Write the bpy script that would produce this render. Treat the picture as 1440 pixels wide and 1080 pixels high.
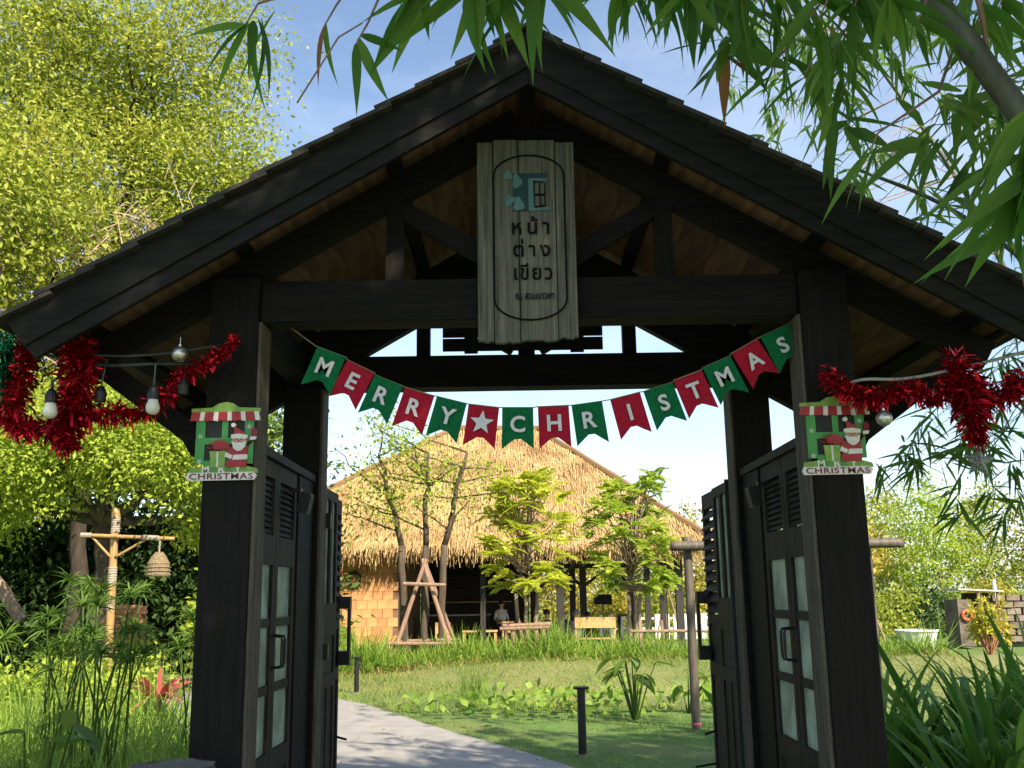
import bpy, math, random
import numpy as np
from mathutils import Vector, Matrix, Euler
random.seed(7); RNG = np.random.default_rng(11)
R = math.radians
sc = bpy.context.scene
for o in list(bpy.data.objects): bpy.data.objects.remove(o)

# ---------------------------------------------------------------- camera
cd = bpy.data.cameras.new('camera'); cam = bpy.data.objects.new('camera', cd); sc.collection.objects.link(cam)
cam.location = (-0.09, 0, 1.5)
cam.rotation_euler = (Matrix.Rotation(R(102.0), 3, 'X') @ Matrix.Rotation(R(-0.85), 3, 'Z')).to_euler()
cd.sensor_fit = 'HORIZONTAL'; cd.sensor_width = 36; cd.lens = 36*1400/1440; cd.clip_start = .05; cd.clip_end = 2000
sc.camera = cam
# ---------------------------------------------------------------- sky and sun
SUN_EL, SUN_AZ = 40, 147          # azimuth clockwise from +Y: behind the camera, to the right
w = bpy.data.worlds.new('World'); sc.world = w; w.use_nodes = True
nt = w.node_tree; bg = nt.nodes['Background']
sky = nt.nodes.new('ShaderNodeTexSky'); sky.sky_type = 'NISHITA'; sky.sun_disc = False
sky.sun_elevation = R(SUN_EL); sky.sun_rotation = R(SUN_AZ); sky.air_density = 1.0; sky.dust_density = .7; sky.ozone_density = .4
tc = nt.nodes.new('ShaderNodeTexCoord'); mp = nt.nodes.new('ShaderNodeMapping'); mp.inputs['Scale'].default_value = (1.2, 1.2, 3.0)
nz = nt.nodes.new('ShaderNodeTexNoise'); nz.inputs['Scale'].default_value = 2.2; nz.inputs['Detail'].default_value = 7; nz.inputs['Roughness'].default_value = .6
cr = nt.nodes.new('ShaderNodeValToRGB'); cr.color_ramp.elements[0].position = .40; cr.color_ramp.elements[1].position = .85
cr.color_ramp.elements[0].color = (0,0,0,1); cr.color_ramp.elements[1].color = (.65,.65,.65,1)
mx = nt.nodes.new('ShaderNodeMixRGB'); mx.inputs['Color2'].default_value = (4.6, 5.1, 5.9, 1)
nt.links.new(tc.outputs['Generated'], mp.inputs['Vector']); nt.links.new(mp.outputs[0], nz.inputs['Vector'])
nt.links.new(nz.outputs['Fac'], cr.inputs['Fac']); nt.links.new(cr.outputs['Color'], mx.inputs['Fac'])
nt.links.new(sky.outputs[0], mx.inputs['Color1']); nt.links.new(mx.outputs[0], bg.inputs['Color'])
bg.inputs['Strength'].default_value = .094
sl = bpy.data.lights.new('sun', 'SUN'); sl.energy = 4.6; sl.angle = R(.53); sl.color = (1, .86, .66)
sun = bpy.data.objects.new('sun', sl); sc.collection.objects.link(sun)
to_sun = Vector((math.sin(R(SUN_AZ))*math.cos(R(SUN_EL)), math.cos(R(SUN_AZ))*math.cos(R(SUN_EL)), math.sin(R(SUN_EL))))
sun.rotation_euler = to_sun.to_track_quat('Z', 'Y').to_euler(); sun.location = to_sun*60
sc.view_settings.view_transform = 'Standard'; sc.view_settings.look = 'None'; sc.view_settings.gamma = 1
sc.view_settings.use_curve_mapping = False; sc.view_settings.exposure = 1.38
sc.cycles.max_bounces = 6; sc.cycles.diffuse_bounces = 3; sc.cycles.glossy_bounces = 2; sc.cycles.transmission_bounces = 4; sc.cycles.transparent_max_bounces = 6

# ---------------------------------------------------------------- helpers
col = sc.collection; ORG = {}
def origin(o): return ORG.get(o.name, Vector((0,0,0))) if o else Vector((0,0,0))
def tag(o, label=None, cat=None, group=None, kind=None):
    if label: o['label'] = label
    if cat: o['category'] = cat
    if group: o['group'] = group
    if kind: o['kind'] = kind
    return o
def thing(name, loc, label, cat, group=None):
    o = bpy.data.objects.new(name, None); col.objects.link(o); o.location = loc; o.empty_display_size = .1
    ORG[o.name] = Vector(loc); return tag(o, label, cat, group)
def link(name, me, m=None, parent=None, loc=None):
    """me has world coordinates shifted by the origin of its parent"""
    o = bpy.data.objects.new(name, me); col.objects.link(o)
    if m and not me.materials: me.materials.append(m)
    if parent: o.parent = parent
    if loc is not None: o.location = loc
    ORG[o.name] = origin(parent) if parent else (Vector(loc) if loc is not None else Vector((0,0,0)))
    return o
class MB:
    def __init__(s): s.v = []; s.f = []; s.mi = []; s.cur = 0
    def add(s, vs, fs):
        n = len(s.v); s.v += [tuple(v) for v in vs]; s.f += [tuple(i+n for i in f) for f in fs]; s.mi += [s.cur]*len(fs); return s
    def box(s, c, d, rot=None):
        x,y,z = d[0]/2, d[1]/2, d[2]/2
        vs = [Vector(q) for q in ((-x,-y,-z),(x,-y,-z),(x,y,-z),(-x,y,-z),(-x,-y,z),(x,-y,z),(x,y,z),(-x,y,z))]
        if rot is not None: vs = [rot @ q for q in vs]
        return s.add([q+Vector(c) for q in vs], [(0,3,2,1),(4,5,6,7),(0,1,5,4),(1,2,6,5),(2,3,7,6),(3,0,4,7)])
    def span(s, a, b): return s.box([(a[i]+b[i])/2 for i in range(3)], [abs(b[i]-a[i]) for i in range(3)])
    def bar(s, a, b, wd, ht, up=(0,0,1)):
        a, b = Vector(a), Vector(b); d = b-a; l = d.length; d.normalize(); u = Vector(up); sd = d.cross(u).normalized(); u = sd.cross(d).normalized()
        M = Matrix((d, sd, u)).transposed()
        return s.box((a+b)/2, (l, wd, ht), M)
    def tube(s, pts, rad, n=8, cap=True):
        pts = [Vector(p) for p in pts]
        if not hasattr(rad, '__len__'): rad = [rad]*len(pts)
        k = len(s.v); vs = []; fs = []; pu = None
        for i, p in enumerate(pts):
            d = (pts[min(i+1, len(pts)-1)]-pts[max(i-1, 0)]).normalized()
            if pu is None: pu = d.orthogonal().normalized()
            u = (pu - d*pu.dot(d)).normalized(); pu = u; v2 = d.cross(u)
            for j in range(n):
                a = 2*math.pi*j/n; vs.append(p + (u*math.cos(a)+v2*math.sin(a))*rad[i])
        for i in range(len(pts)-1):
            for j in range(n):
                fs.append((i*n+j, i*n+(j+1)%n, (i+1)*n+(j+1)%n, (i+1)*n+j))
        if cap: fs.append(tuple(range(n-1,-1,-1))); fs.append(tuple((len(pts)-1)*n+j for j in range(n)))
        return s.add(vs, fs)
    def lathe(s, c, prof, n=16, axis='Z'):
        vs = []; fs = []; c = Vector(c)
        for (r_, z) in prof:
            for j in range(n):
                a = 2*math.pi*j/n; q = Vector((r_*math.cos(a), r_*math.sin(a), z))
                if axis == 'Y': q = Vector((q.x, q.z, q.y))
                vs.append(c+q)
        for i in range(len(prof)-1):
            for j in range(n): fs.append((i*n+j, i*n+(j+1)%n, (i+1)*n+(j+1)%n, (i+1)*n+j))
        return s.add(vs, fs)
    def prism(s, poly, y0, y1):
        """poly of (x, z) extruded from y0 to y1"""
        n = len(poly); vs = [(x, y0, z) for x, z in poly] + [(x, y1, z) for x, z in poly]
        fs = [tuple(range(n)), tuple(range(2*n-1, n-1, -1))] + [(i, n+i, n+(i+1)%n, (i+1)%n) for i in range(n)]
        return s.add(vs, fs)
    def mesh(s, name, off=Vector((0,0,0)), mats=None, smooth=False):
        me = bpy.data.meshes.new(name); me.from_pydata([(v[0]-off[0], v[1]-off[1], v[2]-off[2]) for v in s.v], [], s.f)
        if mats:
            for m in mats: me.materials.append(m)
            me.polygons.foreach_set('material_index', s.mi)
        if smooth: me.polygons.foreach_set('use_smooth', [True]*len(s.f))
        me.update(); return me
    def build(s, name, m, parent=None, loc=None, smooth=False):
        off = origin(parent) if parent else (Vector(loc) if loc is not None else Vector((0,0,0)))
        mats = m if isinstance(m, (list, tuple)) else [m]
        return link(name, s.mesh(name, off, mats, smooth), None, parent, loc)
def one(name, m, parent, fn, *a, **k):
    b = MB(); getattr(b, fn)(*a, **k); return b.build(name, m, parent)
def bevel(o, wdt, seg=2):
    md = o.modifiers.new('bevel', 'BEVEL'); md.width = wdt; md.segments = seg; md.limit_method = 'ANGLE'; return o

def mesh_np(name, V, F, m, parent=None, loc=None, rnd=None, smooth=False):
    off = origin(parent) if parent else (Vector(loc) if loc is not None else Vector((0,0,0)))
    V = np.asarray(V, dtype=np.float32) - np.array(off, dtype=np.float32)
    me = bpy.data.meshes.new(name); k = F.shape[1]
    me.vertices.add(len(V)); me.vertices.foreach_set('co', V.ravel())
    me.loops.add(F.size); me.loops.foreach_set('vertex_index', F.ravel().astype(np.int32))
    me.polygons.add(len(F)); me.polygons.foreach_set('loop_start', np.arange(0, F.size, k, dtype=np.int32))
    if smooth: me.polygons.foreach_set('use_smooth', np.ones(len(F), dtype=bool))
    me.update(calc_edges=True)
    if rnd is not None:
        at = me.attributes.new('rnd', 'FLOAT', 'POINT'); at.data.foreach_set('value', np.asarray(rnd, dtype=np.float32))
    me.validate()
    return link(name, me, m, parent, loc)
def unit(a): return a/np.maximum(np.linalg.norm(a, axis=-1, keepdims=True), 1e-9)
def rdir(n, zb=0., s=1.):
    d = RNG.normal(size=(n,3)); d[:,2] = d[:,2]*s + zb; return unit(d)
def blades(P, D, L, W, droop, nseg=3, prof=None, S=None):
    """curved strips: start P, direction D, length, width, droop; returns V, F, rnd"""
    n = len(P); L = np.broadcast_to(L, n).astype(float); W = np.broadcast_to(W, n).astype(float); droop = np.broadcast_to(droop, n).astype(float)
    t = np.linspace(0, 1, nseg+1)
    if prof is None: prof = 1-t**2*.95
    D = unit(D)
    C = P[:,None,:] + D[:,None,:]*(L[:,None]*t)[:,:,None]
    C[:,:,2] -= (droop*L)[:,None]*t**2
    if S is None:
        S = np.cross(D, np.array([0,0,1.]) + RNG.normal(size=(n,3))*.35)
    S = unit(S)[:,None,:]*(W[:,None]*prof[None,:]/2)[:,:,None]
    V = np.stack([C-S, C+S], axis=2).reshape(n, -1, 3)
    k = 2*(nseg+1); f = np.array([[2*i, 2*i+1, 2*i+3, 2*i+2] for i in range(nseg)])
    F = (np.arange(n)[:,None,None]*k + f[None]).reshape(-1, 4)
    return V.reshape(-1,3), F, np.repeat(RNG.random(n), k)
def leaves(P, D, N, L, W):
    """folded rhombic leaves; returns V, F(tris), rnd"""
    n = len(P); L = np.broadcast_to(L, n)[:,None]; W = np.broadcast_to(W, n)[:,None]
    D = unit(D); S = unit(np.cross(D, N)); U = np.cross(S, D)
    V = np.stack([P, P+D*L*.45-S*W*.5+U*W*.18, P+D*L, P+D*L*.45+S*W*.5+U*W*.18], axis=1)
    F = (np.arange(n)[:,None,None]*4 + np.array([[0,2,1],[0,3,2]])[None]).reshape(-1,3)
    return V.reshape(-1,3), F, np.repeat(RNG.random(n), 4)
def cat_np(parts):
    V=[]; F=[]; Q=[]; n=0
    for v,f,q in parts: V.append(v); F.append(f+n); Q.append(q); n += len(v)
    return np.concatenate(V), np.concatenate(F), np.concatenate(Q)

# ---------------------------------------------------------------- materials
def newmat(name):
    m = bpy.data.materials.new(name); m.use_nodes = True; return m, m.node_tree, m.node_tree.nodes['Principled BSDF']
def mat(name, c, c2=None, rough=.6, scale=6, stretch=(1,1,1), bump=0., metal=0., detail=5, lo=.35, hi=.65, spec=.4, bscale=None):
    m, t, p = newmat(name); p.inputs['Roughness'].default_value = rough; p.inputs['Metallic'].default_value = metal
    p.inputs['Specular IOR Level'].default_value = spec
    c2 = c2 or tuple(v*.6 for v in c)
    tc = t.nodes.new('ShaderNodeTexCoord'); mp = t.nodes.new('ShaderNodeMapping'); mp.inputs['Scale'].default_value = stretch
    nz = t.nodes.new('ShaderNodeTexNoise'); nz.inputs['Scale'].default_value = scale; nz.inputs['Detail'].default_value = detail; nz.inputs['Roughness'].default_value = .65
    cr = t.nodes.new('ShaderNodeValToRGB'); e = cr.color_ramp.elements
    e[0].position = lo; e[1].position = hi; e[0].color = (*c2, 1); e[1].color = (*c, 1)
    t.links.new(tc.outputs['Object'], mp.inputs['Vector']); t.links.new(mp.outputs[0], nz.inputs['Vector'])
    t.links.new(nz.outputs['Fac'], cr.inputs['Fac']); t.links.new(cr.outputs[0], p.inputs['Base Color'])
    if bump:
        bp = t.nodes.new('ShaderNodeBump'); bp.inputs['Strength'].default_value = bump; bp.inputs['Distance'].default_value = .02
        src = nz
        if bscale:
            src = t.nodes.new('ShaderNodeTexNoise'); src.inputs['Scale'].default_value = bscale; src.inputs['Detail'].default_value = 4
            t.links.new(mp.outputs[0], src.inputs['Vector'])
        t.links.new(src.outputs['Fac'], bp.inputs['Height']); t.links.new(bp.outputs[0], p.inputs['Normal'])
    return m
def leafmat(name, cols, trans=.4, rough=.55, attr=True, spec=.3):
    """cols: three colours picked per leaf; thin leaf: diffuse + translucent"""
    m, t, p = newmat(name); p.inputs['Roughness'].default_value = rough; p.inputs['Specular IOR Level'].default_value = spec
    out = t.nodes['Material Output']
    cr = t.nodes.new('ShaderNodeValToRGB'); e = cr.color_ramp.elements; e[0].color = (*cols[0],1); e[1].color = (*cols[2],1)
    k = e.new(.5); k.color = (*cols[1],1)
    if attr:
        a = t.nodes.new('ShaderNodeAttribute'); a.attribute_name = 'rnd'
        nz = t.nodes.new('ShaderNodeTexNoise'); nz.inputs['Scale'].default_value = .9; nz.inputs['Detail'].default_value = 2
        tc = t.nodes.new('ShaderNodeTexCoord'); t.links.new(tc.outputs['Object'], nz.inputs['Vector'])
        ma = t.nodes.new('ShaderNodeMath'); ma.operation = 'MULTIPLY_ADD'; ma.inputs[1].default_value = .55
        mb = t.nodes.new('ShaderNodeMath'); mb.operation = 'MULTIPLY_ADD'; mb.inputs[1].default_value = 1.3; mb.inputs[2].default_value = -.42
        t.links.new(nz.outputs['Fac'], mb.inputs[0]); t.links.new(a.outputs['Fac'], ma.inputs[0]); t.links.new(mb.outputs[0], ma.inputs[2])
        t.links.new(ma.outputs[0], cr.inputs['Fac'])
    else:
        oi = t.nodes.new('ShaderNodeObjectInfo'); t.links.new(oi.outputs['Random'], cr.inputs['Fac'])
    tr = t.nodes.new('ShaderNodeBsdfTranslucent'); ms = t.nodes.new('ShaderNodeMixShader'); ms.inputs[0].default_value = trans
    t.links.new(cr.outputs[0], p.inputs['Base Color']); t.links.new(cr.outputs[0], tr.inputs['Color'])
    t.links.new(p.outputs[0], ms.inputs[1]); t.links.new(tr.outputs[0], ms.inputs[2]); t.links.new(ms.outputs[0], out.inputs['Surface'])
    return m
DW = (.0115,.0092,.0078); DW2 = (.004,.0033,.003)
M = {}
M['stop'] = mat('pale_door_stop', (.15,.13,.105), (.065,.056,.046), .8, 6, (7,7,.6), .4, spec=.15)  # grey-brown, paler than the post timber it sits on
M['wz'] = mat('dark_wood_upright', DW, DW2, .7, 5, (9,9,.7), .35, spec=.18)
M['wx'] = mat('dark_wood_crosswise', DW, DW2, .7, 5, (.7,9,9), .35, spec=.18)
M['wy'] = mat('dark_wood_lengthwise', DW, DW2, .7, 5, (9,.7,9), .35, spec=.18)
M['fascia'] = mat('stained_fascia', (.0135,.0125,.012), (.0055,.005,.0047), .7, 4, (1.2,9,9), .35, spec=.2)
M['panelw'] = mat('worn_door_wood', (.045,.039,.031), (.015,.0128,.0105), .7, 5, (6,6,1), .35, spec=.2)
M['doorgreen'] = mat('dark_green_paint', (.012,.028,.026), (.008,.014,.014), .5, 6)
M['soffit'] = mat('soffit_board', (.27,.14,.066), (.12,.058,.029), .7, 4, (5,.8,5), .3)
M['shingle'] = mat('shingle', (.05,.042,.036), (.02,.017,.015), .8, 5, (6,1,6), .4)
M['plank'] = mat('weathered_plank', (.175,.17,.14), (.06,.057,.046), .85, 5, (16,16,.6), .5, detail=8)
M['paint_black'] = mat('black_paint', (.008,.009,.010), rough=.8, spec=.1)
M['paint_teal'] = mat('teal_paint', (.10,.21,.22), (.06,.14,.15), .7)
M['paint_teald'] = mat('deep_teal_paint', (.012,.05,.055), rough=.7)
M['flagg'] = mat('green_felt', (.010,.16,.065), (.007,.115,.045), .95, 60, bump=.3, spec=.1)
M['flagr'] = mat('red_felt', (.46,.018,.045), (.34,.012,.032), .95, 60, bump=.3, spec=.1)
M['felt_w'] = mat('white_felt', (.74,.72,.76), (.62,.60,.64), .95, 60, spec=.1)
M['string'] = mat('twine', (.35,.27,.16))
M['black'] = mat('black_metal', (.012,.012,.014), rough=.4)
M['cable'] = mat('cable', (.03,.05,.05), rough=.5); M['wcable'] = mat('pale_cable', (.42,.42,.40), rough=.5)
M['pgreen'] = mat('bright_green_paint', (.075,.33,.085), (.05,.24,.06), .55, 9)
M['plime'] = mat('lime_paint', (.27,.42,.09), (.16,.30,.05), .55, 30)
M['pred'] = mat('red_paint', (.42,.028,.035), (.30,.02,.025), .5, 12)
M['pwhite'] = mat('white_paint', (.78,.77,.73), (.66,.64,.60), .55, 14)
M['pdred'] = mat('deep_red_lettering', (.26,.012,.03), rough=.5)
M['skin'] = mat('skin', (.52,.31,.21), (.46,.26,.17), .6)
M['pane_dark'] = mat('dark_backing', (.02,.02,.022), rough=.6)
m, t, p = newmat('tinsel_red'); p.inputs['Base Color'].default_value = (.50,.008,.022,1); p.inputs['Metallic'].default_value = .85; p.inputs['Roughness'].default_value = .28; M['tinr'] = m
m, t, p = newmat('tinsel_green'); p.inputs['Base Color'].default_value = (.01,.16,.06,1); p.inputs['Metallic'].default_value = .85; p.inputs['Roughness'].default_value = .3; M['ting'] = m
m, t, p = newmat('silver_foil'); p.inputs['Base Color'].default_value = (.62,.60,.56,1); p.inputs['Metallic'].default_value = .9; p.inputs['Roughness'].default_value = .35; M['silver'] = m
M['glit'] = mat('silver_glitter', (.75,.74,.70), (.12,.12,.12), .3, 160, metal=.8, bump=1., lo=.4, hi=.6)
m, t, p = newmat('milk_glass'); p.inputs['Base Color'].default_value = (.72,.70,.62,1); p.inputs['Roughness'].default_value = .25; p.inputs['Subsurface Weight'].default_value = .2; M['bulb'] = m
# obscure glass of the side doors: thin, frosted, lets light through
m, t, p = newmat('frosted_glass'); p.inputs['Roughness'].default_value = .25
tr = t.nodes.new('ShaderNodeBsdfTranslucent'); tr.inputs['Color'].default_value = (.80,.88,.82,1); ms = t.nodes.new('ShaderNodeMixShader'); ms.inputs[0].default_value = .62
nz = t.nodes.new('ShaderNodeTexVoronoi'); nz.inputs['Scale'].default_value = 38; bp = t.nodes.new('ShaderNodeBump'); bp.inputs['Strength'].default_value = .6; bp.inputs['Distance'].default_value = .01
t.links.new(nz.outputs['Distance'], bp.inputs['Height']); t.links.new(bp.outputs[0], p.inputs['Normal'])
sn = t.nodes.new('ShaderNodeTexNoise'); sn.inputs['Scale'].default_value = 7; sn.inputs['Detail'].default_value = 6
sr = t.nodes.new('ShaderNodeValToRGB'); sr.color_ramp.elements[0].position = .3; sr.color_ramp.elements[1].position = .7; sr.color_ramp.elements[0].color = (.36,.42,.36,1); sr.color_ramp.elements[1].color = (.66,.74,.68,1)
tcg = t.nodes.new('ShaderNodeTexCoord'); t.links.new(tcg.outputs['Object'], sn.inputs['Vector']); t.links.new(tcg.outputs['Object'], nz.inputs['Vector'])
t.links.new(sn.outputs['Fac'], sr.inputs['Fac']); t.links.new(sr.outputs[0], p.inputs['Base Color']); t.links.new(sr.outputs[0], tr.inputs['Color'])
t.links.new(p.outputs[0], ms.inputs[1]); t.links.new(tr.outputs[0], ms.inputs[2]); t.links.new(ms.outputs[0], t.nodes['Material Output'].inputs['Surface']); M['glass'] = m
M['bark'] = mat('bark', (.10,.074,.05), (.035,.027,.02), .9, 5, (3,3,.7), .8)
M['barkshade'] = mat('shaded_bark', (.05,.037,.026), (.02,.015,.011), .9, 5, (3,3,.7), .8)  # darker copy of the bark, with the shade under the big trees painted in
M['barkpale'] = mat('pale_bark', (.30,.23,.17), (.14,.10,.075), .9, 7, (3,3,.8), .7)
M['twig'] = mat('dry_twig', (.42,.30,.22), (.28,.19,.14), .9)
M['culm'] = mat('bamboo_culm', (.105,.115,.085), (.05,.052,.042), .5, 5, (4,4,.6), .15)
M['bamboo_dry'] = mat('dry_bamboo', (.42,.25,.10), (.26,.15,.06), .5, 5, (5,5,.6), .15)
M['bamboo_grey'] = mat('weathered_bamboo', (.115,.098,.077), (.06,.05,.04), .6, 5, (5,5,.6), .2)
M['rope'] = mat('rope_binding', (.40,.35,.29), (.22,.19,.15), .9, 40, (1,1,6), .6)
M['wicker'] = mat('woven_wicker', (.26,.20,.12), (.10,.075,.045), .9, 40, bump=.8)
M['concrete'] = mat('path_concrete', (.30,.29,.28), (.21,.205,.20), .85, 3.5, bump=.25, detail=9, lo=.3, hi=.7, bscale=60)
M['thatch'] = leafmat('thatch_straw', [(.25,.155,.075),(.48,.33,.15),(.65,.49,.26)], .12, .8)
M['thatchbase'] = mat('thatch_underlay', (.26,.16,.075), (.10,.06,.03), .95, 14, (8,8,1), .6)
M['tile'] = mat('clay_tile', (.56,.29,.125), (.43,.205,.085), .8, 3, bump=.2)
M['mortar'] = mat('wall_backing', (.20,.12,.07), rough=.9)
M['darkpost'] = mat('dark_post', (.030,.027,.025), (.015,.014,.013), .6, 5, (6,6,.7), .2)
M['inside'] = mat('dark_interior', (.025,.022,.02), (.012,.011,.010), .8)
M['lightwood'] = mat('light_wood', (.52,.33,.15), (.40,.24,.10), .5, 5, (.8,8,8))
M['rawpole'] = mat('raw_pole', (.30,.19,.14), (.17,.105,.075), .8, 6, (4,4,.8), .4)
M['stone'] = mat('stone_block', (.22,.175,.14), (.055,.05,.045), .9, 2.2, bump=.8, lo=.3, hi=.7, bscale=9)
def tint(m, amt):
    t = m.node_tree; p = t.nodes['Principled BSDF']; l = p.inputs['Base Color'].links[0]; src = l.from_socket
    oi = t.nodes.new('ShaderNodeObjectInfo'); mr = t.nodes.new('ShaderNodeMapRange'); mr.inputs['To Min'].default_value = 1-amt; mr.inputs['To Max'].default_value = 1+amt
    hs = t.nodes.new('ShaderNodeHueSaturation'); t.links.new(oi.outputs['Random'], mr.inputs['Value']); t.links.new(mr.outputs[0], hs.inputs['Value']); t.links.new(src, hs.inputs['Color']); t.links.new(hs.outputs[0], p.inputs['Base Color'])
tint(M['stone'], .35); tint(M['tile'], .16); tint(M['shingle'], .3); tint(M['soffit'], .2); tint(M['plank'], .14)
M['terracotta'] = mat('terracotta', (.34,.16,.085), (.22,.10,.05), .8, 6)
M['white'] = mat('white_plastic', (.75,.76,.76), (.62,.63,.63), .5)
M['orange'] = mat('orange_ring', (.70,.10,.03), (.6,.08,.025), .5)

# ================================================================ GROUND
PATH_R = [(1.35,-8),(1.3,4),(1.2,6.4),(.41,9.3),(-1.0,12.2),(-2.77,15.8),(-5.2,18.5),(-10,21),(-18,23)]
PATH_L = [(-1.35,-8),(-1.3,4),(-1.5,6.4),(-2.2,8.6),(-3.4,10.9),(-5.0,13.9),(-7.0,16.2),(-11,18.2),(-18,20)]
def smooth_line(pts, n=8):
    pts = np.array(pts, float); out = []
    for i in range(len(pts)-1):
        p0 = pts[max(i-1,0)]; p1 = pts[i]; p2 = pts[i+1]; p3 = pts[min(i+2,len(pts)-1)]
        for k in range(n):
            t = k/n; out.append(.5*((2*p1)+(-p0+p2)*t+(2*p0-5*p1+4*p2-p3)*t*t+(-p0+3*p1-3*p2+p3)*t**3))
    out.append(pts[-1]); return np.array(out)
PR = smooth_line(PATH_R); PL = smooth_line(PATH_L)
def pathx(y):
    return np.interp(y, PL[:,1], PL[:,0]), np.interp(y, PR[:,1], PR[:,0])
def sstep(a, b, x):
    t = np.clip((x-a)/(b-a), 0, 1); return t*t*(3-2*t)
def height(x, y):
    x = np.asarray(x, float); y = np.asarray(y, float)
    h = .02*np.sin(x*1.7+.4)*np.cos(y*1.3)+.012*np.sin(x*4.1+y*3.3)
    lx, rx = pathx(y)
    off = np.maximum(np.maximum(lx-x, x-rx), 0); h = h*sstep(0, .8, off) - .012
    d = np.sqrt(((x-4.4)/5.0)**2+((y-15.9)/1.9)**2); h -= .62*(1-sstep(.45, 1.08, d))
    h += .26*np.exp(-((y-19.6)/1.3)**2)*sstep(-3.5, -.5, x)
    h -= .16*sstep(23, 25.5, y)*(1-sstep(38, 45, y))
    return h
xs = np.concatenate([np.linspace(-400,-40,12), np.linspace(-36,-12,13), np.arange(-11,13.01,.25), np.linspace(14,40,14), np.linspace(50,400,12)])
ys = np.concatenate([np.linspace(-200,-12,10), np.arange(-9,30.01,.25), np.linspace(31,60,16), np.linspace(70,700,16)])
gx, gy = np.meshgrid(xs, ys); V = np.stack([gx, gy, height(gx, gy)], -1).reshape(-1,3); nx = len(xs)
ii, jj = np.meshgrid(np.arange(len(ys)-1), np.arange(nx-1), indexing='ij'); b0 = (ii*nx+jj).ravel()
m, t, p = newmat('lawn_soil'); p.inputs['Roughness'].default_value = .95
tcn = t.nodes.new('ShaderNodeTexCoord'); n1 = t.nodes.new('ShaderNodeTexNoise'); n1.inputs['Scale'].default_value = .55; n1.inputs['Detail'].default_value = 6
n2 = t.nodes.new('ShaderNodeTexNoise'); n2.inputs['Scale'].default_value = 24; n2.inputs['Detail'].default_value = 5
r1 = t.nodes.new('ShaderNodeValToRGB'); r1.color_ramp.elements[0].position=.4; r1.color_ramp.elements[1].position=.62
r1.color_ramp.elements[0].color=(.11,.21,.035,1); r1.color_ramp.elements[1].color=(.22,.24,.08,1)
sx_ = t.nodes.new('ShaderNodeSeparateXYZ'); t.links.new(tcn.outputs['Object'], sx_.inputs[0])
mr = t.nodes.new('ShaderNodeMapRange'); mr.inputs['From Min'].default_value = 14.5; mr.inputs['From Max'].default_value = 17.5; mr.inputs['To Min'].default_value = -.12; mr.inputs['To Max'].default_value = .12
mr2 = t.nodes.new('ShaderNodeMapRange'); mr2.inputs['From Min'].default_value = 20.5; mr2.inputs['From Max'].default_value = 23; mr2.inputs['To Min'].default_value = 0; mr2.inputs['To Max'].default_value = -.2; t.links.new(sx_.outputs['Y'], mr2.inputs['Value']); ad2 = t.nodes.new('ShaderNodeMath'); t.links.new(mr2.outputs[0], ad2.inputs[0])
ad = t.nodes.new('ShaderNodeMath'); t.links.new(sx_.outputs['Y'], mr.inputs['Value']); t.links.new(mr.outputs[0], ad.inputs[0]); t.links.new(n1.outputs['Fac'], ad.inputs[1])
r2 = t.nodes.new('ShaderNodeMixRGB'); r2.blend_type='MULTIPLY'; r2.inputs[0].default_value=.55
t.links.new(tcn.outputs['Object'], n1.inputs['Vector']); t.links.new(tcn.outputs['Object'], n2.inputs['Vector'])
t.links.new(ad.outputs[0], ad2.inputs[1]); t.links.new(ad2.outputs[0], r1.inputs['Fac']); t.links.new(r1.outputs[0], r2.inputs[1]); t.links.new(n2.outputs['Color'], r2.inputs[2]); t.links.new(r2.outputs[0], p.inputs['Base Color'])
bp = t.nodes.new('ShaderNodeBump'); bp.inputs['Distance'].default_value=.05; bp.inputs['Strength'].default_value=.7; t.links.new(n2.outputs['Fac'], bp.inputs['Height']); t.links.new(bp.outputs[0], p.inputs['Normal'])
M['lawn'] = m
tag(mesh_np('ground', V, np.stack([b0, b0+1, b0+nx+1, b0+nx], 1), M['lawn'], smooth=True), kind='structure')
n = len(PR); V = np.concatenate([np.c_[PL, np.full(n,.004)], np.c_[PR, np.full(n,.004)]]); 
F = np.array([[i, n+i, n+i+1, i+1] for i in range(n-1)])
tag(mesh_np('path', V, F, M['concrete']), kind='structure')
m, t, p = newmat('pond_water'); p.inputs['Base Color'].default_value=(.10,.12,.06,1); p.inputs['Roughness'].default_value=.12
nz = t.nodes.new('ShaderNodeTexNoise'); nz.inputs['Scale'].default_value=5; bp = t.nodes.new('ShaderNodeBump'); bp.inputs['Strength'].default_value=.15; bp.inputs['Distance'].default_value=.02
t.links.new(nz.outputs['Fac'], bp.inputs['Height']); t.links.new(bp.outputs[0], p.inputs['Normal'])
a = np.linspace(0, 2*np.pi, 40, endpoint=False); V = np.c_[4.4+5.1*np.cos(a), 15.9+1.95*np.sin(a), np.full(40, -.17)]
mb = MB(); mb.add(V, [tuple(range(40))]); tag(mb.build('water', m), kind='structure')

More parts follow.
